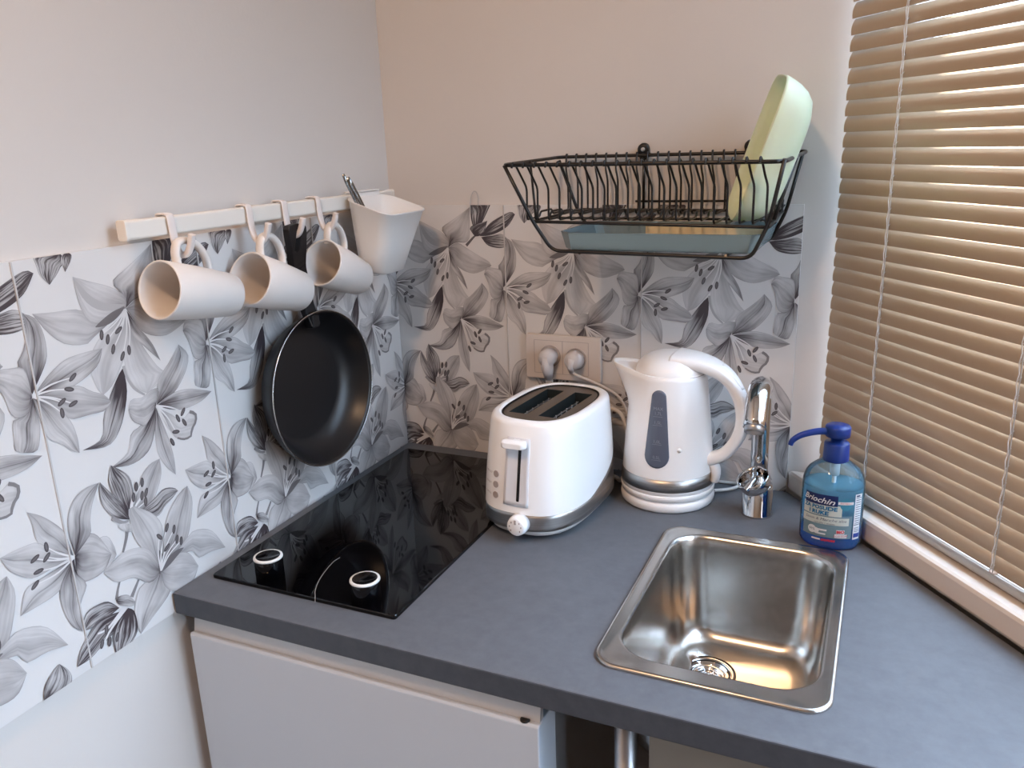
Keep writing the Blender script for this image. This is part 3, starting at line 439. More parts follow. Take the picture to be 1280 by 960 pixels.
# ------------------------------------------------------------------ sink
sk = thing('inset_sink', 'small square stainless steel sink set into the worktop', 'sink', (.68, -.37, ZT))
b = B(); IX0, IX1, IY0, IY1 = .573, .788, -.520, -.207
def rr(i, r, z, x0=SX0, x1=SX1, y0=SY0, y1=SY1): return [Vector((x, y, z)) for x, y in rrect(x0+i, x1-i, y0+i, y1-i, r, 10)]
def ri(i, r, z): return rr(i, r, z, IX0, IX1, IY0, IY1)
loft(b, [rr(.0, .028, ZT+.0003), rr(.0, .028, ZT+.0028), rr(.002, .026, ZT+.0042), rr(.005, .025, ZT+.0035), rr(.008, .024, ZT+.0022),
         ri(-.003, .05, ZT+.002), ri(0, .048, ZT+.0008), ri(.002, .046, ZT-.004), ri(.004, .045, ZT-.02), ri(.010, .045, ZT-.115), ri(.013, .045, ZT-.132), ri(.019, .045, ZT-.144), ri(.028, .043, ZT-.151), ri(.042, .04, ZT-.154)], cap0=False, cap1=False)
# floor falls to the drain
DX, DY, DZ = .640, -.299, ZT-.157
last = ri(.042, .04, ZT-.154); n = len(last)
loft(b, [last, [Vector((DX+.035*(p.x-.68)/hypot(p.x-.68, p.y+.3635)+0, DY+.035*(p.y+.3635)/hypot(p.x-.68, p.y+.3635), DZ)) for p in last]], cap0=False, cap1=False)
bmesh.ops.remove_doubles(b, verts=b.verts[:], dist=1e-6)
bw = obj('bowl', b, 'sink', sk)
b = B(); lathe(b, [(.0365, 0), (.0365, .0012), (.033, .0022), (.030, .001), (.028, -.004), (.0245, -.0065), (.0235, -.003), (.021, -.0015), (.018, -.003), (.016, -.009), (.0001, -.0095)], 48, (DX, DY, DZ+.0006), cap0=False)
dn = obj('drain', b, 'chrome', sk)
for r_, w_ in ((.0375, .0016), (.0292, .0014)):
    b = B(); lathe(b, [(r_-w_, .0016), (r_-w_, .0026), (r_, .0026), (r_, .0012)], 48, (DX, DY, DZ), cap0=False, cap1=False); obj('drain_seal', b, 'seal', dn)
b = B()
for r in (.006, .0105, .0155):
    tube(b, [(DX+r*cos(2*pi*k/24), DY+r*sin(2*pi*k/24), DZ-.004+.002*(r < .008)) for k in range(24)], .0012, 6, closed=True)
for k in range(6):
    a = pi*k/3; tube(b, [(DX+.003*cos(a), DY+.003*sin(a), DZ-.003), (DX+.0225*cos(a), DY+.0225*sin(a), DZ-.0035)], .0011, 6)
lathe(b, [(.0001, -.002), (.0045, -.002), (.0045, .0025), (.003, .0045), (.0001, .005)], 20, (DX, DY, DZ-.003))
obj('strainer', b, 'chrome', dn)
# ------------------------------------------------------------------ faucet
FXc, FYc = .669, -.104
fa = thing('mixer_tap', 'chrome single-lever mixer tap standing behind the sink', 'tap', (FXc, FYc, ZT))
b = B(); lathe(b, [(.0228, 0), (.0228, .003), (.0216, .0045), (.0216, .044), (.0205, .048), (.014, .052), (.0128, .056)], 40, (FXc, FYc, ZT)); obj('base', b, 'chrome', fa)
b = B(); pth = [Vector((FXc, FYc, ZT+.05)), Vector((FXc, FYc, ZT+.10)), Vector((FXc, FYc, ZT+.150))]; R_ = .052
for k in range(1, 15):
    a = radians(150)*k/14; pth.append(Vector((FXc+.004*k/14, FYc-R_+R_*cos(a), ZT+.158+R_*.98*sin(a))))
d = (pth[-1]-pth[-2]).normalized(); pth += [pth[-1]+d*.008, pth[-1]+d*.016]
rad = [.0125]*3+[.0125+.0028*min(1, k/7) for k in range(1, 15)]+[.0153, .0150]
tube(b, pth, rad, 28); sp = obj('spout', b, 'chrome', fa)
b = B(); q = Vector((0,0,1)).rotation_difference(d)
lathe(b, [(.0132, 0), (.0132, .006), (.011, .0065), (.0105, .003), (.0001, .003)], 28, tuple(pth[-1]), axis=tuple(d), cap0=False); obj('aerator', b, 'alu', sp)
b = B(); ax = Vector((-.30, -.34, .9)).normalized()
lathe(b, [(.0150, .000), (.0215, .004), (.0236, .014), (.0242, .022), (.0232, .0228), (.0218, .016), (.019, .009), (.0128, .006)], 40, (FXc-.001, FYc-.001, ZT+.040), axis=tuple(ax), cap0=False, cap1=False)
lv = obj('lever_collar', b, 'chrome', fa)
b = B(); tp = cr([(FXc-.002, FYc-.016, ZT+.060), (FXc-.006, FYc-.021, ZT+.056), (FXc-.010, FYc-.0255, ZT+.050), (FXc-.0135, FYc-.0285, ZT+.046)], 4)
tube(b, tp, [.0045+.0022*i/(len(tp)-1) for i in range(len(tp))], 12, sx=.7); obj('lever', b, 'chrome', fa)
# ------------------------------------------------------------------ toaster
TZ0, TZ1 = ZT, 1.066
to = thing('toaster', 'white two-slot toaster with brushed steel base between the hob and the kettle', 'toaster', (.36, -.18, ZT))
TB, TT = (.3745, -.188, .0785, .1230), (.3775, -.190, .0715, .105)     # base / top: centre x, y, half width, half length
YAW = radians(-5)
def tparam(z):
    t = (z-.93)/(TZ1-.93); t = max(-.35, min(1.2, t)); k = t*t*.55+t*.45 if t > 0 else .35*t-.0*t
    return [a+(c-a)*k for a, c in zip(TB, TT)]
def tsurf(th, z, grow=0.):
    cx, cy, a, bb = tparam(z); e = 2.9; c, s = cos(th), sin(th)
    p = Vector((math.copysign(abs(c)**(2/e), c)*(a+grow), math.copysign(abs(s)**(2/e), s)*(bb+grow)))
    return Vector((cx+p.x*cos(YAW)-p.y*sin(YAW), cy+p.x*sin(YAW)+p.y*cos(YAW), z))
def tseam(th): 
    p = tsurf(th, .95); y = (p.y+.29)/.22
    return .9415+.085*max(0, y-.28)**1.3+.004*max(0, .1-y)*0
NT = 96; TH = [2*pi*i/NT for i in range(NT)]
b = B(); rings = []
for k in range(12): rings.append([tsurf(t, tseam(t)+(TZ1-tseam(t))*k/11) for t in TH])
for g, dz in ((-.0015, .004), (-.005, .0068), (-.010, .0078), (-.0135, .0068)):
    rings.append([tsurf(t, TZ1, g)+Vector((0,0,dz)) for t in TH])
rings.append([tsurf(t, TZ1, -.015)+Vector((0,0,.0035)) for t in TH])
loft(b, rings, cap0=False, cap1=False); obj('housing', b, 'white', to)
b = B()
rings = [[tsurf(t, .9175+(tseam(t)-.9175)*k/4, -.0008) for t in TH] for k in range(5)]
loft(b, rings, cap0=True, cap1=True); sb = obj('base_band', b, 'steel', to); sb['label'] = 'brushed steel band round the foot, rising towards the back'
b = B(); loft(b, [[tsurf(t, .93, g)+Vector((0,0,z-.93)) for t in TH] for z, g in ((.9062, -.016), (.9078, -.0085), (.913, -.0062), (.9185, -.0062))])
bs = obj('base_plate', b, 'white_matte', to)
for x, y in ((.336, -.255), (.412, -.265), (.336, -.12), (.412, -.12)):
    b = B(); lathe(b, [(.006, 0), (.007, .0062)], 14, (x, y, ZT+.0001)); obj('foot', b, 'white_matte', bs)
# steel top with two slots
cx, cy, ta, tb = tparam(TZ1)
b = B(); zt = TZ1+.0042
lens = [tsurf(t, TZ1, -.0145)+Vector((0,0,.0042)) for t in TH]
def tl(x, y): return Vector((cx+x*cos(YAW)-y*sin(YAW), cy+x*sin(YAW)+y*cos(YAW), zt))
slots = [[tl(x0+i, y) for i, y in ((0, -.062), (.029, -.062), (.029, .062), (0, .062))] for x0 in (-.0385, .0095)]
v = [b.verts.new(p) for p in lens]; es = [b.edges.new((v[i], v[(i+1) % NT])) for i in range(NT)]; sv = []
for s in slots:
    w = [b.verts.new(p) for p in s]; sv.append(w); es += [b.edges.new((w[i], w[(i+1) % 4])) for i in range(4)]
bmesh.ops.triangle_fill(b, edges=es, use_beauty=True)
for f in b.faces: f.smooth = False
obj('top_plate', b, 'toaster_top', to)
b = B(); loft(b, [[tsurf(t, TZ1, g)+Vector((0,0,h)) for t in TH] for g, h in ((-.0136, .0052), (-.0150, .0060), (-.0168, .0052), (-.0168, .0044))], cap0=False, cap1=False)
obj('top_gasket', b, 'dark', to)['label'] = 'dark line round the steel top'
b = B()
for s in slots:
    lo = [p+Vector((0,0,-.09)) for p in s]
    loft(b, [s, lo], cap0=False, cap1=True, smooth=False)
obj('slot', b, 'slot_dark', to)
b = B()
for x0 in (-.0385, .0095):
    for xx in (x0+.006, x0+.023):
        for k in range(7):
            p = tl(xx, -.054+.018*k); tube(b, [p+Vector((0,0,-.012)), p+Vector((0,0,-.08))], .0011, 5)
        for h in (-.014, -.04):
            tube(b, [tl(xx, -.06)+Vector((0,0,h)), tl(xx, .06)+Vector((0,0,h))], .0011, 5)
obj('bread_guide', b, 'alu', to)
# front: recess, slot, lever, dial, buttons
def tfront(x, z, g=0.):
    "point on the front face at sideways offset x from the middle"
    cx, cy, a, bb = tparam(z); u = min(.999, abs(x)/a); y = -(bb)*(1-u**2.9)**(1/2.9)-g
    return Vector((cx+x*cos(YAW)-y*sin(YAW), cy+x*sin(YAW)+y*cos(YAW), z))
def tpatch(bm, x0, x1, z0, z1, g, r=.003, n=10, mi=0):
    o = rrect(x0, x1, z0, z1, r, 4); c = bm.verts.new(tfront((x0+x1)/2, (z0+z1)/2, g)); v = [bm.verts.new(tfront(x, z, g)) for x, z in o]
    w = [bm.verts.new(tfront(x, z, -.001)) for x, z in o]
    for i in range(len(v)):
        j = (i+1) % len(v); face(bm, [c, v[i], v[j]], mi, False); face(bm, [v[i], w[i], w[j], v[j]], mi, False)
LX = .003
b = B(); nx, nz = 8, 14; V = []
for j in range(nz+1):
    row = []
    for i in range(nx+1):
        u, w_ = i/nx*2-1, j/nz*2-1; z = .9535+(1.0510-.9535)*(w_+1)/2; x = LX+.0195*u*(1-.10*(w_+1)/2)
        em = max(abs(u)**4, abs(w_)**6); row.append(b.verts.new(tfront(x, z, .0022-.0018*(1-em))))
    V.append(row)
for j in range(nz):
    for i in range(nx): face(b, [V[j][i], V[j][i+1], V[j+1][i+1], V[j+1][i]])
bnd = [V[0][i] for i in range(nx+1)]+[V[j][nx] for j in range(1, nz+1)]+[V[nz][i] for i in range(nx-1, -1, -1)]+[V[j][0] for j in range(nz-1, 0, -1)]
bc = [bm_ for bm_ in bnd]; w = []
for q in bc:
    w.append(b.verts.new(q.co+Vector((0, .006, 0))))
for i in range(len(bc)): face(b, [bc[i], bc[(i+1) % len(bc)], w[(i+1) % len(bc)], w[i]])
rc = obj('lever_panel', b, 'grey_recess', to); rc['label'] = 'pale grey sunken panel behind the lever'
b = B(); tpatch(b, LX+.0010, LX+.0054,   .9600, 1.042, .0013, .0014); obj('lever_slot', b, 'dark', rc)
b = B(); p = tfront(LX-.002, 1.0455, 0)
loft(b, [[p+Vector((x, y, z)) for x, z in rrect(-a, a, -h, h, min(a, h)*.7, 5)] for y, a, h in ((.004, .006, .004), (-.004, .006, .004), (-.006, .0165, .0048), (-.012, .0190, .0058), (-.018, .0175, .0050), (-.0210, .013, .0034))])
obj('lever', b, 'white', to)
p = tfront(LX+.007, .9285, 0); ax = Vector((sin(radians(-3)), -1, .0)).normalized()
b = B(); lathe(b, [(.0148, -.003), (.0148, .008), (.0135, .0135), (.0115, .0148), (.0001, .0148)], 36, tuple(p), axis=tuple(ax)); dl = obj('browning_dial', b, 'white', to)
b = B()
for k in range(7):
    a = radians(-40+k*43); q = p+ax*.0150+Vector((cos(a)*.0088, 0, sin(a)*.0088))
    box(b, q.x-.0008, q.x+.0008, q.y-.0003, q.y+.0003, q.z-.0012, q.z+.0012)
q = p+ax*.0152; box(b, q.x-.0014, q.x+.0014, q.y-.0004, q.y+.0004, q.z+.004, q.z+.0105)
obj('dial_marks', b, 'grey_print', dl)
for k, s in enumerate(('DEFROST', 'REHEAT', 'CANCEL')):
    z = .9935-.0155*k; b = B(); tpatch(b, -.0365, -.0265, z-.0047, z+.0047, .0012, .0046); obj('button', b, 'grey_print', to)['label'] = 'grey oval button'
    b = B(); text_bm(b, s, .0042, lambda x, y, z=z: tfront(-.0465+x*.85, z+y, .0009)); obj('button_lettering', b, 'grey_print', to, recalc=False)
# cord
b = B(); cd = cr([(.41, -.062, .915), (.436, -.060, .908), (.4475, -.068, .9075), (.4545, -.058, .925), (.4535, -.044, .95), (.446, -.034, .985), (.430, -.025, 1.01), (.39, -.022, 1.015), (.33, -.016, 1.012), (.309, -.014, 1.03), (.3085, -.020, 1.05)], 8)
tube(b, cd, .0034, 10); co = obj('power_cord', b, 'cable', to)
# ------------------------------------------------------------------ socket and plugs
so = thing('wall_socket', 'white double wall socket with a blank module above the toaster', 'socket', (.33, -.006, 1.09))
b = B(); YP = -.0088
def yb(bm, x0, x1, z0, z1, r, y0, y1, mi=0): loft(bm, [[Vector((x, y, z)) for x, z in rrect(x0+i, x1-i, z0+i, z1-i, r, 4)] for y, i in ((y0, 0), (y1+.001, 0), (y1, .0012))], mi, smooth=False)
yb(b, .2625, .3965, 1.0535, 1.1305, .003, YP, YP-.008); pl_ = obj('face_plate', b, 'socket', so)
b = B()
for x in (.2785, .3295, .3755):
    box(b, x-.0004, x+.0004, YP-.0084, YP-.0075, 1.064, 1.121)
box(b, .2785, .3755, YP-.0084, YP-.0075, 1.0635, 1.0642); box(b, .2785, .3755, YP-.0084, YP-.0075, 1.1208, 1.1215)
obj('module_joint', b, 'dark' if 0 else 'grey_print', pl_)
SOC = [(.3075, 1.0945), (.3535, 1.0925)]
for x, z in SOC:
    b = B(); lathe(b, [(.0185, .0001), (.0185, .0012), (.0172, .0014), (.0168, -.004), (.0001, -.004)], 32, (x, YP-.0078, z), axis=(0, -1, 0), cap0=False); obj('outlet', b, 'grey_print', so)
def plug(parent, x, z, style):
    b = B()
    if style == 0:
        lathe(b, [(.0152, .001), (.0150, .016), (.0125, .0245), (.0001, .026)], 28, (x, YP-.008, z), axis=(0, -1, 0))
        tube(b, [(x-.0005, YP-.024, z+.003), (x+.001, YP-.025, z-.018), (x+.001, YP-.020, z-.036)], [.0105, .0105, .0068], 16)
        for k in range(4): lathe(b, [(.0062, -.0011), (.0070, 0), (.0062, .0011)], 14, (x+.001, YP-.0185+.001*k, z-.038-.0034*k))
    else:
        lathe(b, [(.0160, .001), (.0158, .012), (.0145, .018), (.0110, .0225), (.0001, .0235)], 28, (x, YP-.008, z), axis=(0, -1, 0))
        tube(b, [(x, YP-.026, z+.004), (x-.003, YP-.0275, z-.010), (x-.002, YP-.024, z-.020)], [.0075, .006, .0038], 12)
    o = obj('plug', b, 'plug', parent); return o
plug(to, SOC[0][0], SOC[0][1], 0)

# ------------------------------------------------------------------ kettle and its base
KX, KY = .5290, -.0858
kb = thing('kettle_base', 'round white power base under the kettle', 'kettle base', (KX, KY, ZT))
b = B(); lathe(b, [(.068, 0), (.0715, .003), (.0725, .009), (.0715, .0145), (.068, .0165), (.02, .0165)], 56, (KX, KY, ZT+.0001)); obj('base_disc', b, 'white', kb)
b = B(); cd = cr([(.597, -.06, .9075), (.622, -.040, .9065), (.640, -.018, .911), (.625, -.0116, .9040), (.60, -.0104, .9028), (.56, -.0104, .9028), (.50, -.0104, .9028), (.46, -.0106, .9035), (.4545, -.0108, .93), (.452, -.0112, .96), (.443, -.0115, 1.0), (.427, -.014, 1.032), (.40, -.020, 1.05), (.372, -.026, 1.062), (.358, -.031, 1.069), (.3515, -.0325, 1.074)], 8)
tube(b, cd, .0025, 10); obj('power_cord', b, 'cable', kb)
plug(kb, SOC[1][0], SOC[1][1], 1)
ke = thing('electric_kettle', 'white plastic kettle with grey water gauge standing beside the tap', 'kettle', (KX, KY, ZT+.017))
KZ0, KZ1 = ZT+.0175, 1.108
def krad(z):
    t = (z-KZ0)/(KZ1-KZ0); return .0722-.0150*t-.0022*t*t+.0008*sin(pi*t)
def ksurf(a, z, g=0.):
    r = krad(z)+g; t = max(0, (z-1.052)/(KZ1-1.052)); da = (a-pi+pi) % (2*pi)-pi   # angle from the spout direction
    sp_ = t**1.25*.0325*math.exp(-(da/.40)**2); r += sp_
    return Vector((KX+r*cos(a+radians(4)), KY+r*sin(a+radians(4)), z+(t**2)*.010*math.exp(-(da/.5)**2)))
NK = 96; AK = [2*pi*i/NK for i in range(NK)]
b = B()
zs = [.9275+(KZ1-.9275)*(k/22) for k in range(23)]
rings = [[ksurf(a, z) for a in AK] for z in zs]
rings.append([ksurf(a, KZ1, -.0018)+Vector((0,0,.0006)) for a in AK])
rings.append([ksurf(a, KZ1, -.0040)+Vector((0,0,-.004)) for a in AK])
loft(b, rings, cap0=True, cap1=True); obj('body', b, 'white', ke)
def kband(z0, z1, g, m, name, lab=None):
    b = B(); loft(b, [[ksurf(a, z, gg) for a in AK] for z, gg in ((z0, -.002), (z0, g), ((z0+z1)/2, g), (z1, g), (z1, -.002))], cap0=False, cap1=False, smooth=False)
    o = obj(name, b, m, ke)
    for p in o.data.polygons: p.use_smooth = True
    if lab: o['label'] = lab
kband(.9345, .9535, .0006, 'steel', 'steel_band', 'brushed steel band round the foot')
b = B(); lathe(b, [(.0660, .9168), (.0712, .9185), (.0722, .924), (.0720, .9285), (.068, .9285)], 56, (KX, KY, 0)); obj('foot_ring', b, 'white', ke)
# lid
b = B(); rl = .0530; LD = []
for k in range(9):
    t = k/8; LD.append((rl*cos(t*pi/2)**.72 if k < 8 else .0001, KZ1-.002+.0295*sin(t*pi/2)**1.1))
lathe(b, [(rl-.001, KZ1-.006)]+LD, 56, (KX+.002, KY, 0), cap1=False); obj('lid', b, 'white', ke)
b = B(); tube(b, [(KX+.002+rl*1.004*cos(a), KY+rl*1.004*sin(a), KZ1-.0018) for a in AK[::2]], .0007, 6, closed=True); obj('lid_seam', b, 'grey_print', ke)
# handle (towards +x, a little to the viewer)
HA = radians(-6)
def kh(r, z): return Vector((KX+r*cos(HA), KY+r*sin(HA), z))
hp = cr([kh(.010, 1.1250), kh(.040, 1.1235), kh(.068, 1.1165), kh(.091, 1.102), kh(.1075, 1.076), kh(.1135, 1.048), kh(.1105, 1.022), kh(.101, 1.001), kh(.087, .984), kh(.070, .975), kh(.060, .972)], 7)
n = len(hp); b = B(); rings = []
for i, p in enumerate(hp):
    t = i/(n-1); T = (hp[min(i+1, n-1)]-hp[max(i-1, 0)]).normalized(); side = Vector((-sin(HA), cos(HA), 0)); nr = T.cross(side).normalized()
    hw = .0150+.0210*max(0, 1-t/.36)**1.2-.001*t; hh = .0095+.0035*max(0, 1-t/.33)
    rings.append([p+side*(hw*math.copysign(abs(cos(q))**.7, cos(q)))+nr*(hh*math.copysign(abs(sin(q))**.7, sin(q))) for q in [2*pi*k/20 for k in range(20)]])
loft(b, rings); hd = obj('handle', b, 'white', ke)
b = B(); hp2 = [p for i, p in enumerate(hp) if 16 <= i <= 26]; rings = []
for i, p in enumerate(hp2):
    T = (hp2[min(i+1, len(hp2)-1)]-hp2[max(i-1, 0)]).normalized(); side = Vector((-sin(HA), cos(HA), 0)); nr = T.cross(side).normalized()
    if nr.z < 0: nr = -nr
    t = i/(len(hp2)-1); w_ = .0085*math.sin(pi*(.12+.76*t))**.5; h_ = .0115
    rings.append([p+side*(w_*cos(q))+nr*(h_*1.0+.0018*sin(q)-.0025) for q in [2*pi*k/12 for k in range(12)]])
loft(b, rings); obj('lid_release', b, 'white', hd)
b = B(); sw = cr([kh(.066, .968), kh(.0745, .962), kh(.0765, .950), kh(.074, .938)], 4); tube(b, sw, [.006, .0065, .007, .0072, .0074, .0074, .0074, .0074, .0074, .0072, .007, .0068, .006], 12, sx=1.3); obj('power_switch', b, 'white', ke)
# water gauge on the front
GA = radians(-90)+radians(-1)
def kfront(x, z, g): 
    a = GA+x/krad(z); r = krad(z)+g; return Vector((KX+r*cos(a), KY+r*sin(a), z))
b = B(); out = []
zc0, zc1, r0, r1 = .9905, 1.0790, .0185, .0108
for k in range(13): a = pi+pi*k/12; out.append((r0*cos(a), zc0+r0*sin(a)))
for k in range(13): a = pi*k/12; out.append((r1*cos(a), zc1+r1*sin(a)))
L_ = len(out); rows = []
for s, g in ((1., -.001), (1., .0012), (.93, .0016), (.5, .0016), (.001, .0016)):
    rows.append([kfront(x*s, 1.035+(z-1.035)*s, g) for x, z in out])
loft(b, rows, cap0=False, cap1=False); gg = obj('water_gauge', b, 'window_blue', ke); gg['label'] = 'blue-grey water level window'
b = B()
for s, z in (('MAX', 1.0625), ('1,7L', 1.0555), ('1,5L', 1.0420), ('1,0L', 1.0130), ('0,5L', .9890)):
    text_bm(b, s, .0066, lambda x, y, z=z: kfront(x, z+y, .0020))
obj('gauge_lettering', b, 'gauge_print', gg, recalc=False)
for z in (1.0505, 1.0375, 1.0085, .9845):
    b = B()
    q = [kfront(x, zz, .0020) for x, zz in ((-.007, z), (.007, z), (.007, z+.0005), (-.007, z+.0005))]; face(b, [b.verts.new(p) for p in q], 0, False); obj('gauge_tick', b, 'gauge_print', gg, recalc=False)
b = B(); q = kfront(.033, 1.0, .0002); lathe(b, [(.0035, -.001), (.0035, .0004), (.0001, .0006)], 14, tuple(q), axis=(.42, -.9, 0)); obj('badge', b, 'white_matte', ke)
# ------------------------------------------------------------------ soap bottle
BX, BY = .7745, -.158
bo = thing('soap_bottle', 'clear blue soap dispenser bottle with dark blue pump beside the window sill', 'soap bottle', (BX, BY, ZT))
BA, BB = .0402, .0335
def ssurf(a, z, g=0.):
    h = z-ZT
    prof = ((0, .86), (.002, .93), (.006, .99), (.012, 1.), (.084, 1.), (.092, .985), (.100, .93), (.107, .82), (.113, .66), (.118, .50), (.121, .40))
    k = prof[-1][1]
    for (h0, k0), (h1, k1) in zip(prof, prof[1:]):
        if h0 <= h <= h1: k = k0+(k1-k0)*(h-h0)/(h1-h0); break
    rx, ry = BA*k, BB*k
    if k < .8: f = (.8-k)/.4; m = (rx+ry)/2; rx, ry = rx+(m-rx)*f, ry+(m-ry)*f
    e = 2.25; c, s = cos(a), sin(a)
    return Vector((BX+(rx+g)*math.copysign(abs(c)**(2/e), c), BY+(ry+g)*math.copysign(abs(s)**(2/e), s), z))
A64 = [2*pi*i/64 for i in range(64)]
b = B(); hs = [0, .001, .002, .004, .006, .009, .012, .03, .05, .07, .084, .088, .092, .096, .1, .1035, .107, .110, .113, .1155, .118, .121]
loft(b, [[ssurf(a, ZT+.0002+h) for a in A64] for h in hs]); obj('bottle_body', b, 'bottle', bo)
b = B(); hs = [.002, .004, .006, .009, .012, .016, .020, .025, .030]
loft(b, [[ssurf(a, ZT+h, -.002) for a in A64] for h in hs]); obj('liquid', b, 'soap', bo)['label'] = 'bottom of the soap, painted brighter blue for the refraction in the base'
b = B(); hs = [.0305, .05, .07, .080, .084, .0865]
loft(b, [[ssurf(a, ZT+h, -.002) for a in A64] for h in hs]); obj('upper_liquid', b, 'liquid', bo)['label'] = 'rest of the same soap in its pale blue, behind the label'
b = B(); lathe(b, [(.0165, 0), (.0168, .002), (.0162, .024), (.0150, .0255), (.0085, .026), (.0080, .0345), (.0001, .0345)], 36, (BX, BY, ZT+.1195)); obj('collar', b, 'pump', bo)
b = B()
lathe(b, [(.0125, 0), (.0160, .0012), (.0163, .0135), (.0150, .0155), (.0001, .0160)], 36, (BX, BY, ZT+.1525))
pn = cr([(BX-.010, BY-.004, ZT+.160), (BX-.026, BY-.009, ZT+.1595), (BX-.044, BY-.0145, ZT+.1545), (BX-.0545, BY-.0175, ZT+.147), (BX-.0575, BY-.0185, ZT+.140)], 5)
tube(b, pn, [.0050-.0016*i/(len(pn)-1) for i in range(len(pn))], 14); obj('pump_head', b, 'pump', bo)
b = B(); tube(b, [(BX, BY, ZT+.118), (BX, BY, ZT+.03)], .0028, 8); tube(b, [(BX, BY, ZT+.119), (BX, BY, ZT+.098)], .0065, 12); obj('dip_tube', b, 'l_white', bo)
# label: everything printed on the front, wrapped on the bottle
FA = radians(-90)
def sl(x, z, g=.0006): return ssurf(FA+x/.0385, ZT+z, g)
def spatch(bm, x0, x1, z0, z1, mi=0, g=.0006, r=.002, n=10):
    pts = rrect(x0, x1, z0, z1, r, 3); m = max(2, int((x1-x0)/.003)); rows = 4
    V = [[None]*(m+1) for _ in range(rows+1)]
    for j in range(rows+1):
        for i in range(m+1):
            V[j][i] = bm.verts.new(sl(x0+(x1-x0)*i/m, z0+(z1-z0)*j/rows, g))
    for j in range(rows):
        for i in range(m): face(bm, [V[j][i], V[j][i+1], V[j+1][i+1], V[j+1][i]], mi, True)
def stext(bm, s, size, x, z, mi, shear=0, g=.0013, rot=0., sx=1., align='CENTER', bold=0.):
    c_, s_ = cos(rot), sin(rot)
    text_bm(bm, s, size, lambda u, v: sl(x+u*sx*c_-v*s_, z+u*sx*s_+v*c_, g), mi, shear, align, bold)
b = B(); LM = ['l_grey', 'l_navy', 'l_cream', 'l_white', 'l_teal', 'l_red', 'l_blue', 'l_ink', 'l_cyan']
spatch(b, -.036, .027, .019, .052, 0, .0004)
spatch(b, -.0335, .0065, .0655, .0805, 1, .0010)
spatch(b, -.0365, .0120, .0505, .0665, 2, .0007)
spatch(b, -.0365, .0220, .0380, .0490, 2, .0007)
stext(b, 'Briochin', .0112, -.0152, .0730, 3, .28, .0022, -.10, .98, bold=.00016)
b_x = [(.0165+.0075*cos(a), .0690+.0085*sin(a)) for a in A64[::3]]
face(b, [b.verts.new(sl(x, z, .0010)) for x, z in b_x], 4, False)
spatch(b, .0068, .0262, .0690, .0730, 3, .0014, .001); stext(b, 'ANTIBACT', .0032, .0165, .0710, 5, 0, .0018)
stext(b, 'ZA POSUDE', .0074, -.0130, .0620, 8, 0, .0021, -.03, .98, bold=.0003)
stext(b, 'I RUKE', .0074, -.0130, .0548, 8, 0, .0021, -.03, 1.05, bold=.0003)
stext(b, 'Savon & Marche aloe', .0056, -.0060, .0455, 7, .25, .0021)
stext(b, 'vaisselle \u2022 mains', .0034, -.0060, .0402, 7, 0, .0021)
for k, (x, z, r) in enumerate(((-.020, .0285, .0058), (-.0145, .0275, .0042))):
    face(b, [b.verts.new(sl(x+r*cos(a), z+r*sin(a), .0010+.0001*k)) for a in A64[::4]], 3, False)
spatch(b, -.0150, -.0020, .0282, .0308, 3, .0010, .001); spatch(b, -.0150, -.0030, .0228, .0250, 3, .0010, .001)
stext(b, '99%', .0050, -.0195, .0285, 7, 0, .0014)
spatch(b, .0070, .0170, .0262, .0320, 3, .0009); stext(b, 'BIO', .0058, .0120, .0292, 5, 0, .0014, .08, 1, bold=.0003)
spatch(b, .0055, .0205, .0205, .0258, 3, .0009, .001); stext(b, 'ECO SOAP', .0036, .0130, .0232, 5, 0, .0014, .08)
spatch(b, -.0195, -.0085, .0142, .0165, 3, .0009, .001)
spatch(b, -.0080, .0065, .0128, .0178, 6, .0010, .001); stext(b, 'SAVON', .0036, -.0008, .0153, 5, .2, .0015, 0, 1.1, bold=.0003)
spatch(b, .0290, .0415, .0175, .0830, 3, .0008)
for k in range(12):
    z = .0775-.0033*k; spatch(b, .0305, .0400, z, z+.0009, 7, .0011, .0003)
spatch(b, .0305, .0370, .0795, .0815, 1, .0011, .0003)
for k in range(3):
    z = .0340-.0026*k; spatch(b, .0305, .0395, z, z+.0008, 7, .0011, .0003)
spatch(b, .0295, .0410, .0385, .0395, 7, .0011, .0003); spatch(b, .0300, .0405, .0205, .0265, 6, .0011, .0005)
obj('label', b, LM, bo, recalc=False)['label'] = 'printed label with a navy name block and a white text column'

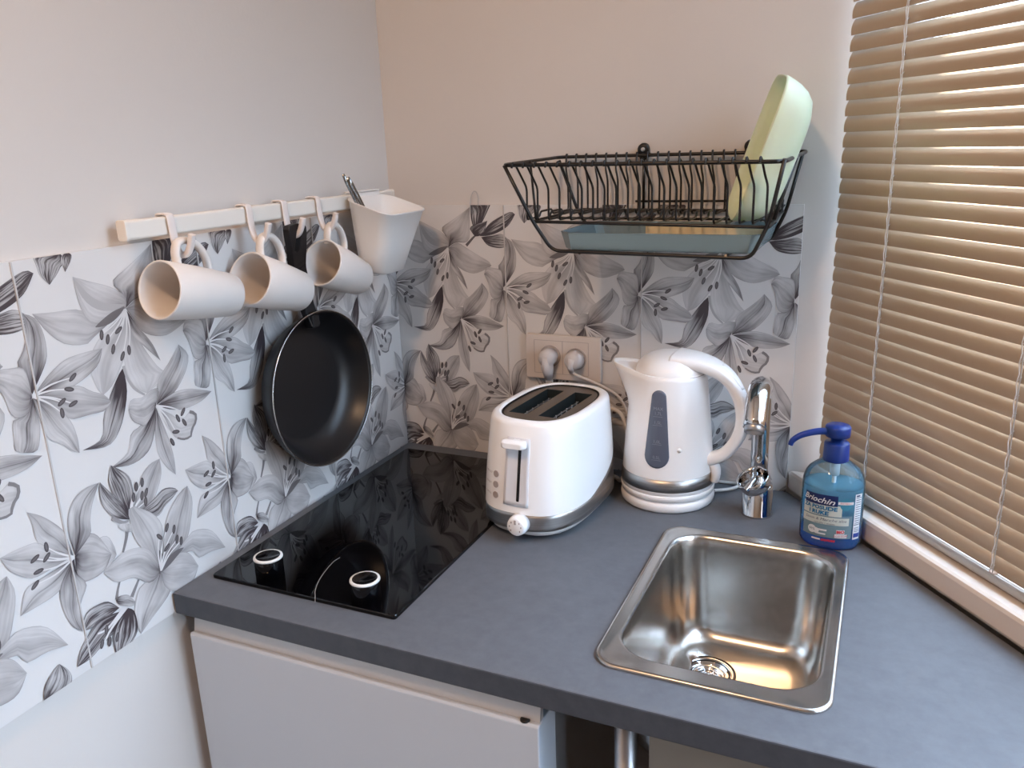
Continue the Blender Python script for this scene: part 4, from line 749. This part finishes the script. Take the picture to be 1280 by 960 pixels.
# ------------------------------------------------------------------ rail, hooks, mugs
ra = thing('hanging_rail', 'cream white rail on the left wall along the top of the backsplash', 'rail', (.018, -.33, 1.362))
b = B(); sec = rrect(.0175, .0305, 1.3515, 1.3735, .003, 4)
loft(b, [[Vector((x, y, z)) for x, z in sec] for y in (-.5975, -.036)], smooth=False); obj('bar', b, 'rail', ra, bevel=.001)
for y0, y1 in ((-.6010, -.5970), (-.0365, -.0325)):
    b = B(); loft(b, [[Vector((x, y, z)) for x, z in rrect(.0165, .0315, 1.3505, 1.3745, .004, 4)] for y in (y0, y1)], smooth=False); obj('end_cap', b, 'rail', ra, bevel=.001)
for y in (-.57, -.36, -.13):
    b = B(); box(b, .0005, .018, y-.012, y+.012, 1.356, 1.3725); obj('wall_bracket', b, 'rail', ra)
def make_hook(y, label):
    h = thing('rail_hook', label, 'hook', (0, y, 1.36), 'white hooks on the rail')
    pts = [(.0152, 1.360), (.0152, 1.372), (.0170, 1.3757), (.023, 1.3762), (.030, 1.3757), (.0334, 1.372), (.0345, 1.355), (.0360, 1.341), (.0400, 1.3310), (.0470, 1.3275), (.0545, 1.3315), (.0600, 1.341), (.0640, 1.3525)]
    P = cr([(x, 0, z) for x, z in pts], 5); n = len(P); rings = []
    for i, p in enumerate(P):
        t = i/(n-1); T = (P[min(i+1, n-1)]-P[max(i-1, 0)]).normalized(); nr = Vector((0,1,0)).cross(T).normalized()
        hw = .0058 if t < .55 else .0058-.0020*min(1, (t-.55)/.18); ht = .0014 if t < .5 else .0014+.0022*min(1, (t-.5)/.25)
        rings.append([p+Vector((0,1,0))*(hw*math.copysign(abs(cos(q))**.6, cos(q)))+nr*(ht*math.copysign(abs(sin(q))**.6, sin(q))) for q in [2*pi*k/16 for k in range(16)]])
    b = B(); loft(b, rings); bmesh.ops.translate(b, verts=b.verts[:], vec=Vector((0, 0, -1.36))); obj('hook_body', b, 'hook', h, world=False)
    return h
HK = [(-.5365, 'white rail hook holding the mug furthest from the corner'), (-.401, 'white rail hook holding the middle of the three mugs'), (-.3280, 'white rail hook holding the black frying pan handle'), (-.2505, 'white rail hook holding the mug beside the utensil holder')]
h0 = None
for y, lab in HK:
    if h0 is None: h0 = make_hook(y, lab)
    else:
        h = h0.copy(); COL.objects.link(h); h.location = (0, y, 1.36); h['label'] = lab
        for ch in h0.children: c = ch.copy(); COL.objects.link(c); c.parent = h
def make_mug(r1, r0, L, label):
    m = thing('mug', label, 'mug', (0,0,0), 'white mugs hanging on the rail')
    b = B(); t = .0028
    lathe(b, [(r0-.004, 0), (r0-.001, .0008), (r0, .003), (r0+(r1-r0)*.5+.0012, L*.5), (r1, L-.0015), (r1-.0009, L), (r1-t+.0006, L-.0002), (r1-t-.0003, L-.002), (r0+(r1-r0)*.5-t+.001, L*.5), (r0-t, .006), (r0-t-.004, .0045), (.0001, .0045)], 56, cap1=False)
    obj('cup', b, 'ceramic', m, world=False)
    b = B(); LH = .0955; rr_ = lambda z: r0+(r1-r0)*z/L
    hz = cr([(rr_(LH-.010)-.003, 0, LH-.010), (rr_(LH-.008)+.012, 0, LH-.0055), (.0338+.0235, 0, LH-.0085), (.0338+.0275, 0, LH-.021), (.0338+.0235, 0, LH-.038), (.0338+.010, 0, LH-.0525), (rr_(LH-.058)-.003, 0, LH-.059)], 6)
    tube(b, hz, .0042, 14, sx=1.5, up=(0, 0, 1)); obj('handle', b, 'ceramic', m, world=False)
    return m
def hang(m, rim, base, sl_=1.):
    d = (Vector(rim)-Vector(base)); L = d.length; z = d.normalized(); x = Vector((.0, 0, 1)); x = (x-z*x.dot(z)).normalized(); y = z.cross(x)
    m.matrix_world = Matrix.Translation(Vector(rim)-z*MUGL) @ Matrix((x, y, z)).transposed().to_4x4()
    m.location = Vector(rim)-z*MUGL*sl_; m.rotation_euler = Matrix((x, y, z)).transposed().to_euler()
MUGL = .1120
mg = make_mug(.0350, .0275, MUGL, 'white mug on the first hook, furthest from the wall corner'); hang(mg, (.0467, -.5816, 1.2931), (.0487, -.4911, 1.2726))
for rim, base, lab, s, sl_, dz_ in (((.0507, -.4353, 1.2832), (.0527, -.3423, 1.2512), 'white mug in the middle, overlapping the black pan handle', 1.04, .91, .008), ((.0488, -.2764, 1.2825), (.0508, -.1934, 1.2490), 'white mug hanging next to the utensil holder', 1.02, .865, .018)):
    c = mg.copy(); COL.objects.link(c); hang(c, rim, base, sl_); c['label'] = lab; c.scale = (s, s, sl_)
    for ch in mg.children:
        k = ch.copy(); COL.objects.link(k); k.parent = c
        if ch.name.startswith('handle'): k.location.z += dz_
# ------------------------------------------------------------------ frying pan
PC = Vector((.0585, -.3065, 1.0970))
pa_ = thing('frying_pan', 'black non-stick frying pan hanging from a rail hook below the mugs', 'frying pan', (.0585, -.3065, 1.0970))
AX = Vector((1, -.02, .03)).normalized()
b = B()
lathe(b, [(.1165, .0005), (.1135, -.004), (.1085, -.016), (.100, -.030), (.090, -.0395), (.083, -.0425), (.080, -.0430), (.0001, -.0430)], 72, tuple(PC), 0, tuple(AX), cap0=False)
lathe(b, [(.1165, .0005), (.1180, -.001), (.1160, -.008), (.111, -.020), (.1025, -.034), (.092, -.0440), (.084, -.0468), (.0001, -.0468)], 72, tuple(PC), 1, tuple(AX), cap0=False)
bmesh.ops.remove_doubles(b, verts=b.verts[:], dist=1e-6)
obj('pan_body', b, ['pan_in', 'pan_out'], pa_)
b = B(); q = Vector((0,0,1)).rotation_difference(AX)
tube(b, [PC+q @ Vector((.1176*cos(t), .1176*sin(t), -.0002)) for t in [2*pi*i/96 for i in range(96)]], .0009, 8, closed=True); obj('rim', b, 'pan_rim', pa_)['label'] = 'thin bare metal rim'
# handle: flat grip with a slot at its end, bent out from the wall
out = []
grip = [(1.192, -.2980, .0110), (1.215, -.2985, .0120), (1.245, -.3010, .0130), (1.270, -.3065, .0138), (1.298, -.3170, .0160), (1.322, -.3255, .0188), (1.338, -.3290, .0200)]
def gx(z):
    K = ((1.19, .040), (1.22, .031), (1.25, .0275), (1.28, .030), (1.31, .042), (1.33, .0475), (1.35, .049))
    for (a, p), (c, q_) in zip(K, K[1:]):
        if z <= c: t = max(0, (z-a)/(c-a)); return p+(q_-p)*t
    return K[-1][1]
g2 = cr([(z, y, w) for z, y, w in grip], 4)
L_ = [(p.y-p.z, p.x) for p in g2]; R__ = [(p.y+p.z, p.x) for p in g2]
top = [(-.3290-.0165, 1.3435), (-.3285, 1.3450), (-.3290+.0165, 1.3425)]
outline = L_+top+R__[::-1]
slot = [(-.3262+.0052*cos(2*pi*k/20), 1.3195+(.0125 if sin(2*pi*k/20) > 0 else -.0125)*.8+.0052*sin(2*pi*k/20)) for k in range(20)]
b = B(); lp = []
for sgn in (1, -1):
    vo = [b.verts.new((gx(z)+sgn*.0055, y, z)) for y, z in outline]; vi = [b.verts.new((gx(z)+sgn*.0055, y, z)) for y, z in slot]
    ed = [b.edges.new((v[i], v[(i+1) % len(v)])) for v in (vo, vi) for i in range(len(v))]
    bmesh.ops.triangle_fill(b, edges=ed, use_beauty=True); lp.append((vo, vi))
for k in (0, 1):
    a, c = lp[0][k], lp[1][k]
    for i in range(len(a)): face(b, [a[i], a[(i+1) % len(a)], c[(i+1) % len(a)], c[i]], 0, False)
for f in b.faces: f.smooth = False
obj('handle', b, 'pan_handle', pa_, bevel=.002)
b = B(); box(b, .029, .046, -.3070, -.2895, 1.188, 1.212); obj('handle_bracket', b, 'pan_handle', pa_, bevel=.003)
# ------------------------------------------------------------------ utensil holder
uh = thing('utensil_holder', 'white tapered plastic utensil holder hung on the rail in the corner', 'utensil holder', (.07, -.12, 1.30))
def hring(t, i, dz=0.):
    x0, x1 = .0345, .085+.029*t; y0, y1 = -.172-.015*t, -.094+.030*t
    pts = rrect(x0+i, x1-i, y0+i, y1-i, .020-i*.5, 6); z0 = 1.2585+(1.3690-1.2585)*t
    return [Vector((x, y, z0-(x-.0345)*(.24+.08*t)+dz)) for x, y in pts]
b = B()
loft(b, [hring(0, .006, -.001), hring(0, .0015, .001), hring(.03, 0), hring(.5, 0), hring(.97, 0), hring(.985, -.0012), hring(1., -.0012), hring(1., .0020), hring(.5, .0022), hring(.05, .0024), hring(.03, .006)], cap1=True)
obj('cup', b, 'white_matte', uh)
b = B(); box(b, .0318, .0350, -.155, -.085, 1.330, 1.376); box(b, .0145, .0350, -.155, -.085, 1.3750, 1.3778); box(b, .0140, .0160, -.155, -.085, 1.360, 1.3772); obj('rail_clip', b, 'white_matte', uh)
# cutlery standing in it
def cutlery(name, label, top, bot, w0, w1, m='cutlery', loop=False):
    r = thing(name, label, 'cutlery', tuple(bot), 'cutlery in the holder'); b = B()
    d = Vector(top)-Vector(bot); n = 12; rings = []
    side = d.cross(Vector((.6, -.7, .2))).normalized(); nr = d.cross(side).normalized()
    for i in range(n+1):
        t = i/n; w = w0+(w1-w0)*t**2; w *= (1 if t < .93 else .65)
        p = Vector(bot)+d*t; rings.append([p+side*(w*cos(q))+nr*(.0011*sin(q)) for q in [2*pi*k/12 for k in range(12)]])
    loft(b, rings); obj('handle', b, m, r)
    b = B(); p = Vector(bot); loft(b, [[p+d*(-.05+.16*k/6)+side*(.0105*sin(pi*(k+.4)/6.8)*cos(q))+nr*(.0011*sin(q)) for q in [2*pi*j/12 for j in range(12)]] for k in range(7)]); obj('bowl', b, m, r)
cutlery('spoon', 'thin steel spoon handle, the upper of two sticking out of the utensil holder', (.0500, -.2045, 1.4065), (.062, -.133, 1.272), .0022, .0034)
cutlery('fork', 'dark steel fork handle, the lower of two sticking out of the utensil holder', (.0490, -.1915, 1.4010), (.068, -.118, 1.268), .0022, .0042)
# ------------------------------------------------------------------ wire loop hook on the back wall
wl = thing('wire_hook', 'small bare wire loop hook on the wall just above the back panel', 'hook', (.1715, -.004, 1.358))
b = B(); tube(b, cr([(.1640, -.0085, 1.338), (.1640, -.0075, 1.350), (.1652, -.0060, 1.3590), (.1685, -.0050, 1.3660), (.1718, -.0050, 1.3675), (.1750, -.0050, 1.3655), (.1778, -.0060, 1.3590), (.1785, -.0075, 1.350), (.1785, -.0085, 1.340)], 5), .0007, 6); obj('loop', b, 'alu', wl)
b = B(); loft(b, [[Vector((x, y, z)) for x, z in rrect(.1610, .1815, 1.3310, 1.3435, .003, 4)] for y in (-.0058-.0032, -.0062-.0056)], smooth=False); obj('adhesive_pad', b, 'pane', wl)['label'] = 'clear pad'

# ------------------------------------------------------------------ dish rack
dk = thing('dish_rack', 'black wire dish drying rack mounted on the wall above the sockets', 'dish rack', (.51, -.008, 1.41))
RX0, RX1, RYF, RYB, RZ = .3235, .700, -.222, -.012, 1.4145
QX0, QX1, QYF, QYB, QZ = .3595, .6725, -.195, -.014, 1.3365
W1, W2 = .0026, .0018
b = B()
rim = fillet([(RX0, RYF, RZ), (RX1-.006, RYF, RZ-.003), (RX1, RYB, RZ+.004), (RX0+.004, RYB, RZ+.005)], .018, 5, True)
tube(b, rim, W1, 10, closed=True)
flo = fillet([(QX0-.003, QYF, QZ), (QX1+.004, QYF, QZ-.005), (QX1, QYB, QZ), (QX0, QYB, QZ+.002)], .008, 4, True); tube(b, flo, W1*.85, 10, closed=True)
for y0, y1, y2 in ((RYF, QYF-.004, -.196), (RYB, QYB, -.012)):
    tube(b, fillet([(RX0+.004, y0, RZ), (QX0-.001, y1, QZ), (.3855, y2, 1.2965), (.6565, y2, 1.2920), (QX1+.004, y1, QZ), (RX1-.006, y0, RZ)], .013, 5), W1, 10)
for x in (.425, .625):
    tube(b, [(x, -.198, 1.2955), (x, -.194, 1.2935), (x, -.014, 1.2935), (x, -.012, 1.2955)], W2, 8)
tube(b, fillet([(RX0+.004, -.13, RZ+.002), (QX0-.002, -.185, QZ+.001)], .01, 4), W2, 8)
tube(b, [(RX1-.003, -.115, RZ+.001), (QX1+.004, -.150, QZ)], W1, 8)
tube(b, [(QX0, -.105, QZ-.003), (QX1, -.105, QZ-.004)], W2, 8)
tube(b, [(.452, -.0105, QZ+.014), (.6725, -.0105, QZ+.014)], W2, 8)
for x in (.4645, .6210): tube(b, [(x, -.0095, RZ+.008), (x, -.0095, QZ)], W2*1.2, 8)
obj('frame', b, 'black_wire', dk)
NW = 20
for i in range(NW+1):
    x = .3435+(.6690-.3435)*i/NW-.003; b = B()
    xq = x+.006; bp, bq = (.0095, .0025) if x < .585 else (-.0014, -.0014)
    pts = [(x-.001, RYF+.0015, RZ+.0035), (x, RYF-.004, RZ+.0045), (x, RYF-.0052, RZ-.001)]
    pts = [(x, RYF-.0040, RZ-.004), (x, RYF-.0015, RZ+.0040), (x+.0008, RYF+.008, RZ-.001), (x+.003, RYF+.025, RZ-.020), (xq, RYF+.032, RZ-.032), (xq, QYF+.004, QZ+.010), (xq, QYF+.004, QZ+bq), (xq, QYF+.016, QZ+bq), (xq, QYF+.050, QZ+bq), (xq, QYF+.055, QZ+bp), (xq, QYF+.098, QZ+bp), (xq, QYF+.103, QZ+bq), (xq, -.024, QZ+bq), (xq, -.024, RZ-.030), (x+.002, -.022, RZ-.014), (x, -.0135, RZ+.0088), (x, -.0095, RZ+.0085)]
    tube(b, fillet(pts, .006, 3), .00155, 7); obj('plate_wire', b, 'black_wire', dk)
for x in (.4630, .6215):
    b = B()
    loft(b, [[Vector((xx+x, y, zz+1.4245)) for xx, zz in sup(.0085, .0125, 2.4, 28)] for y in (-.0005, -.0035, -.0058)], smooth=False)
    lathe(b, [(.0088, 0), (.0088, .0035), (.006, .0045), (.0001, .0045)], 24, (x, -.0055, 1.4275), axis=(0, -1, 0))
    tube(b, [(x, -.006, 1.418), (x, -.0115, 1.413)], .004, 8)
    br = obj('wall_bracket', b, 'black_wire', dk)
    b = B(); lathe(b, [(.0032, 0), (.0032, .0012), (.0016, .0016), (.0001, .0012)], 14, (x, -.0098, 1.4275), axis=(0, -1, 0)); obj('screw', b, 'alu', br)
# drip tray
dt = thing('drip_tray', 'grey-blue plastic drip tray lying in the wire frame under the dish rack', 'tray', (.53, -.11, 1.297))
b = B()
def tray(z, g, ch):
    x0, x1, y0, y1 = .3955-g, .6610+g, -.1895-g*.7, -.0255+g*.7
    return [Vector(p) for p in ((x0, y0+ch, z), (x0+ch*.8, y0, z), (x1-ch*.5, y0, z), (x1, y0+ch*.5, z), (x1, y1-.01, z), (x1-.01, y1, z), (x0+.01, y1, z), (x0, y1-.01, z))]
loft(b, [tray(1.2965, -.004, .016), tray(1.2985, -.001, .018), tray(1.3195, .006, .024), tray(1.3215, .0075, .025), tray(1.3215, .0045, .024), tray(1.2998, -.003, .017)], smooth=False)
obj('tray_body', b, 'tray', dt, bevel=.001)
b = B(); box(b, .4750, .6500, -.0345, -.0310, 1.2998, 1.3165); obj('highlight_strip', b, 'cream', dt, bevel=.0008)['label'] = 'pale cream strip painted as a highlight along the back inside the tray'  # added strip, painted as the bright highlight in the tray
# green dish standing in the rack
ds = thing('plastic_dish', 'pale green plastic dish standing on edge at the right end of the dish rack', 'dish', (.66, -.14, 1.34))
E1 = Vector((.324, 0, .944)).normalized(); E2 = Vector((.260, -.966, 0)); E2 = (E2-E1*E1.dot(E2)).normalized(); E3 = E1.cross(E2); E3 = E3 if E3.x > 0 else -E3
DC = Vector((.6420, -.1100, 1.4275))
def dring(s, h, e, tw=0.): return [DC+E1*p[1]*1+E2*p[0]+E3*h for p in sup(.0790*s, .0938*s, e, 56)]
b = B()
loft(b, [dring(1.0, 0, 5), dring(1.004, .003, 5), dring(.985, .012, 4.6), dring(.95, .023, 4.2), dring(.89, .034, 4), dring(.80, .043, 3.8), dring(.66, .0485, 3.4), dring(.35, .0500, 3), dring(.05, .0502, 2.4)], cap0=False)
loft(b, [dring(1.0, 0, 5), dring(.978, .0005, 5), dring(.962, .012, 4.6), dring(.925, .023, 4.2), dring(.865, .033, 4), dring(.775, .041, 3.8), dring(.64, .046, 3.4), dring(.35, .0475, 3), dring(.05, .0476, 2.4)], cap0=False)
bmesh.ops.remove_doubles(b, verts=b.verts[:], dist=1e-6)
obj('shell', b, 'dish', ds)

# ------------------------------------------------------------------ venetian blind
vb = thing('venetian_blind', 'beige metal venetian blind covering the window on the right', 'blind', tuple(win(.5, .034, 2.2)))
BS0, BS1, BO = .030, .680, .034; sp_ = .0205; tilt = radians(64); wd = .0240
b = B(); z = .9615; cs = []
for k in range(7):
    t = k/6-.5; cs.append((t*wd*cos(tilt)+.0026*(1-4*t*t)*-sin(tilt), t*wd*sin(tilt)+.0026*(1-4*t*t)*cos(tilt)))
while z < 2.23:
    A_ = [[b.verts.new(win(s+e_*.0075*(1-k/6), BO+o, z+h)) for k, (o, h) in enumerate(cs)] for s, e_ in ((BS0, 1), (BS0+.008, 0), (BS1-.008, 0), (BS1, -1))]
    C_ = [[b.verts.new(win(s+e_*.0075*(1-k/6), BO+o+.00025, z+h-.0002)) for k, (o, h) in enumerate(cs)] for s, e_ in ((BS0, 1), (BS0+.008, 0), (BS1-.008, 0), (BS1, -1))]
    for i in range(3):
        for k in range(6):
            face(b, [A_[i][k], A_[i+1][k], A_[i+1][k+1], A_[i][k+1]]); face(b, [C_[i][k], C_[i][k+1], C_[i+1][k+1], C_[i+1][k]])
    z += sp_
obj('slats', b, 'blind', vb, recalc=False)
b = B(); rings = []
for s in (BS0, BS1): rings.append([win(s, BO+o, .9435+h) for o, h in rrect(-.0115, .0115, -.0065, .0065, .004, 3)])
loft(b, rings, smooth=False); rl_ = obj('bottom_rail', b, 'blind_rail', vb, bevel=.001)
b = B(); wbox(b, BS0, BS1, BO-.013, BO+.013, 2.235, 2.265); obj('head_rail', b, 'blind_rail', vb)
for s in (.147, .378, .609):
    b = B(); random.seed(int(s*1000)); z = .951
    for o in (-.0095, .0095):
        tube(b, [win(s+(.0012 if k % 2 else -.0008), BO+o*(1.0), .951+(2.235-.951)*k/114) for k in range(115)], .0006, 5)
    zz = .9615
    while zz < 2.22:
        tube(b, [win(s, BO-.0095, zz-.0085), win(s, BO+.0095, zz+.0075)], .0005, 4); zz += sp_
    tube(b, [win(s+.004, BO-.0100, .951), win(s+.0035, BO-.0100, 2.235)], .0007, 5)
    obj('ladder_cord', b, 'cord', vb)
    b = B(); lathe(b, [(.005, 0), (.0045, .002), (.0001, .0025)], 12, tuple(win(s+.002, BO-.006, .9495))); obj('cord_plug', b, 'hook', rl_)

# ------------------------------------------------------------------ light and camera
w = bpy.data.worlds.new('World'); sc.world = w; w.use_nodes = True
nt = w.node_tree; bg = nt.nodes['Background']; bg.inputs[1].default_value = SKY
tc = nt.nodes.new('ShaderNodeTexCoord'); sx = nt.nodes.new('ShaderNodeSeparateXYZ'); rp = nt.nodes.new('ShaderNodeValToRGB')
mp_ = nt.nodes.new('ShaderNodeMapRange'); mp_.inputs['From Min'].default_value = -1; nt.links.new(tc.outputs['Generated'], sx.inputs[0]); nt.links.new(sx.outputs[2], mp_.inputs['Value'])
nt.links.new(mp_.outputs['Result'], rp.inputs['Fac']); nt.links.new(rp.outputs['Color'], bg.inputs[0]); E_ = rp.color_ramp.elements
E_[0].position = .49; E_[0].color = (.10, .10, .10, 1); E_[1].position = .515; E_[1].color = (.50, .65, .82, 1)
e_ = E_.new(.80); e_.color = (.62, .83, 1.10, 1); e_ = E_.new(1.0); e_.color = (.62, .82, 1.1, 1)
for a, c, z0, z1 in ((S1, S2, ZB, ZH), (S3, S4, ZB2, ZH2)):
    l = bpy.data.lights.new('window_portal', 'AREA'); l.shape = 'RECTANGLE'; l.size = c-a; l.size_y = z1-z0; l.cycles.is_portal = True
    o = bpy.data.objects.new('window_portal', l); COL.objects.link(o); o.location = win((a+c)/2, .14, (z0+z1)/2)
    X = WD; Z = WN; Y = Z.cross(X); o.rotation_euler = Matrix((X, Y, Z)).transposed().to_euler()
l = bpy.data.lights.new('sun', 'SUN'); l.energy = SUN; l.angle = radians(2.5); l.color = (1., .97, .93)
o = bpy.data.objects.new('sun', l); COL.objects.link(o); o.location = win(.5, 3, 4)
sd = (-WN*.525+WD*.851)*cos(radians(75))+Vector((0, 0, -sin(radians(75)))); o.rotation_euler = sd.to_track_quat('-Z', 'Y').to_euler()
l = bpy.data.lights.new('ceiling_lamp', 'AREA'); l.shape = 'DISK'; l.size = .16; l.energy = LAMP; l.color = (1., .62, .36)
o = bpy.data.objects.new('ceiling_lamp', l); COL.objects.link(o); o.location = (.38, -1.45, 2.42)
sc.cycles.use_denoising = True
sc.cycles.max_bounces = 10; sc.cycles.transparent_max_bounces = 12; sc.cycles.caustics_reflective = False; sc.cycles.caustics_refractive = False
sc.view_settings.view_transform = 'Standard'; sc.view_settings.look = 'None'; sc.view_settings.gamma = 1; sc.view_settings.use_curve_mapping = False
sc.view_settings.exposure = EXPO
yaw, pit, rol, F = -.4294463951, -.2831651079, -.0346654005, 1031.8703
f = Vector((sin(yaw)*cos(pit), cos(yaw)*cos(pit), sin(pit))); r = Vector((cos(yaw), -sin(yaw), 0)); u = r.cross(f)
r2 = r*cos(rol)+u*sin(rol); u2 = -r*sin(rol)+u*cos(rol)
cd_ = bpy.data.cameras.new('camera'); co_ = bpy.data.objects.new('camera', cd_); COL.objects.link(co_)
cd_.sensor_width = 36; cd_.lens = F/1280*36; cd_.clip_start = .02; cd_.clip_end = 50
co_.matrix_world = Matrix.Translation((.812557297, -1.2799962722, 1.442539115)) @ Matrix((r2, u2, -f)).transposed().to_4x4()
sc.camera = co_
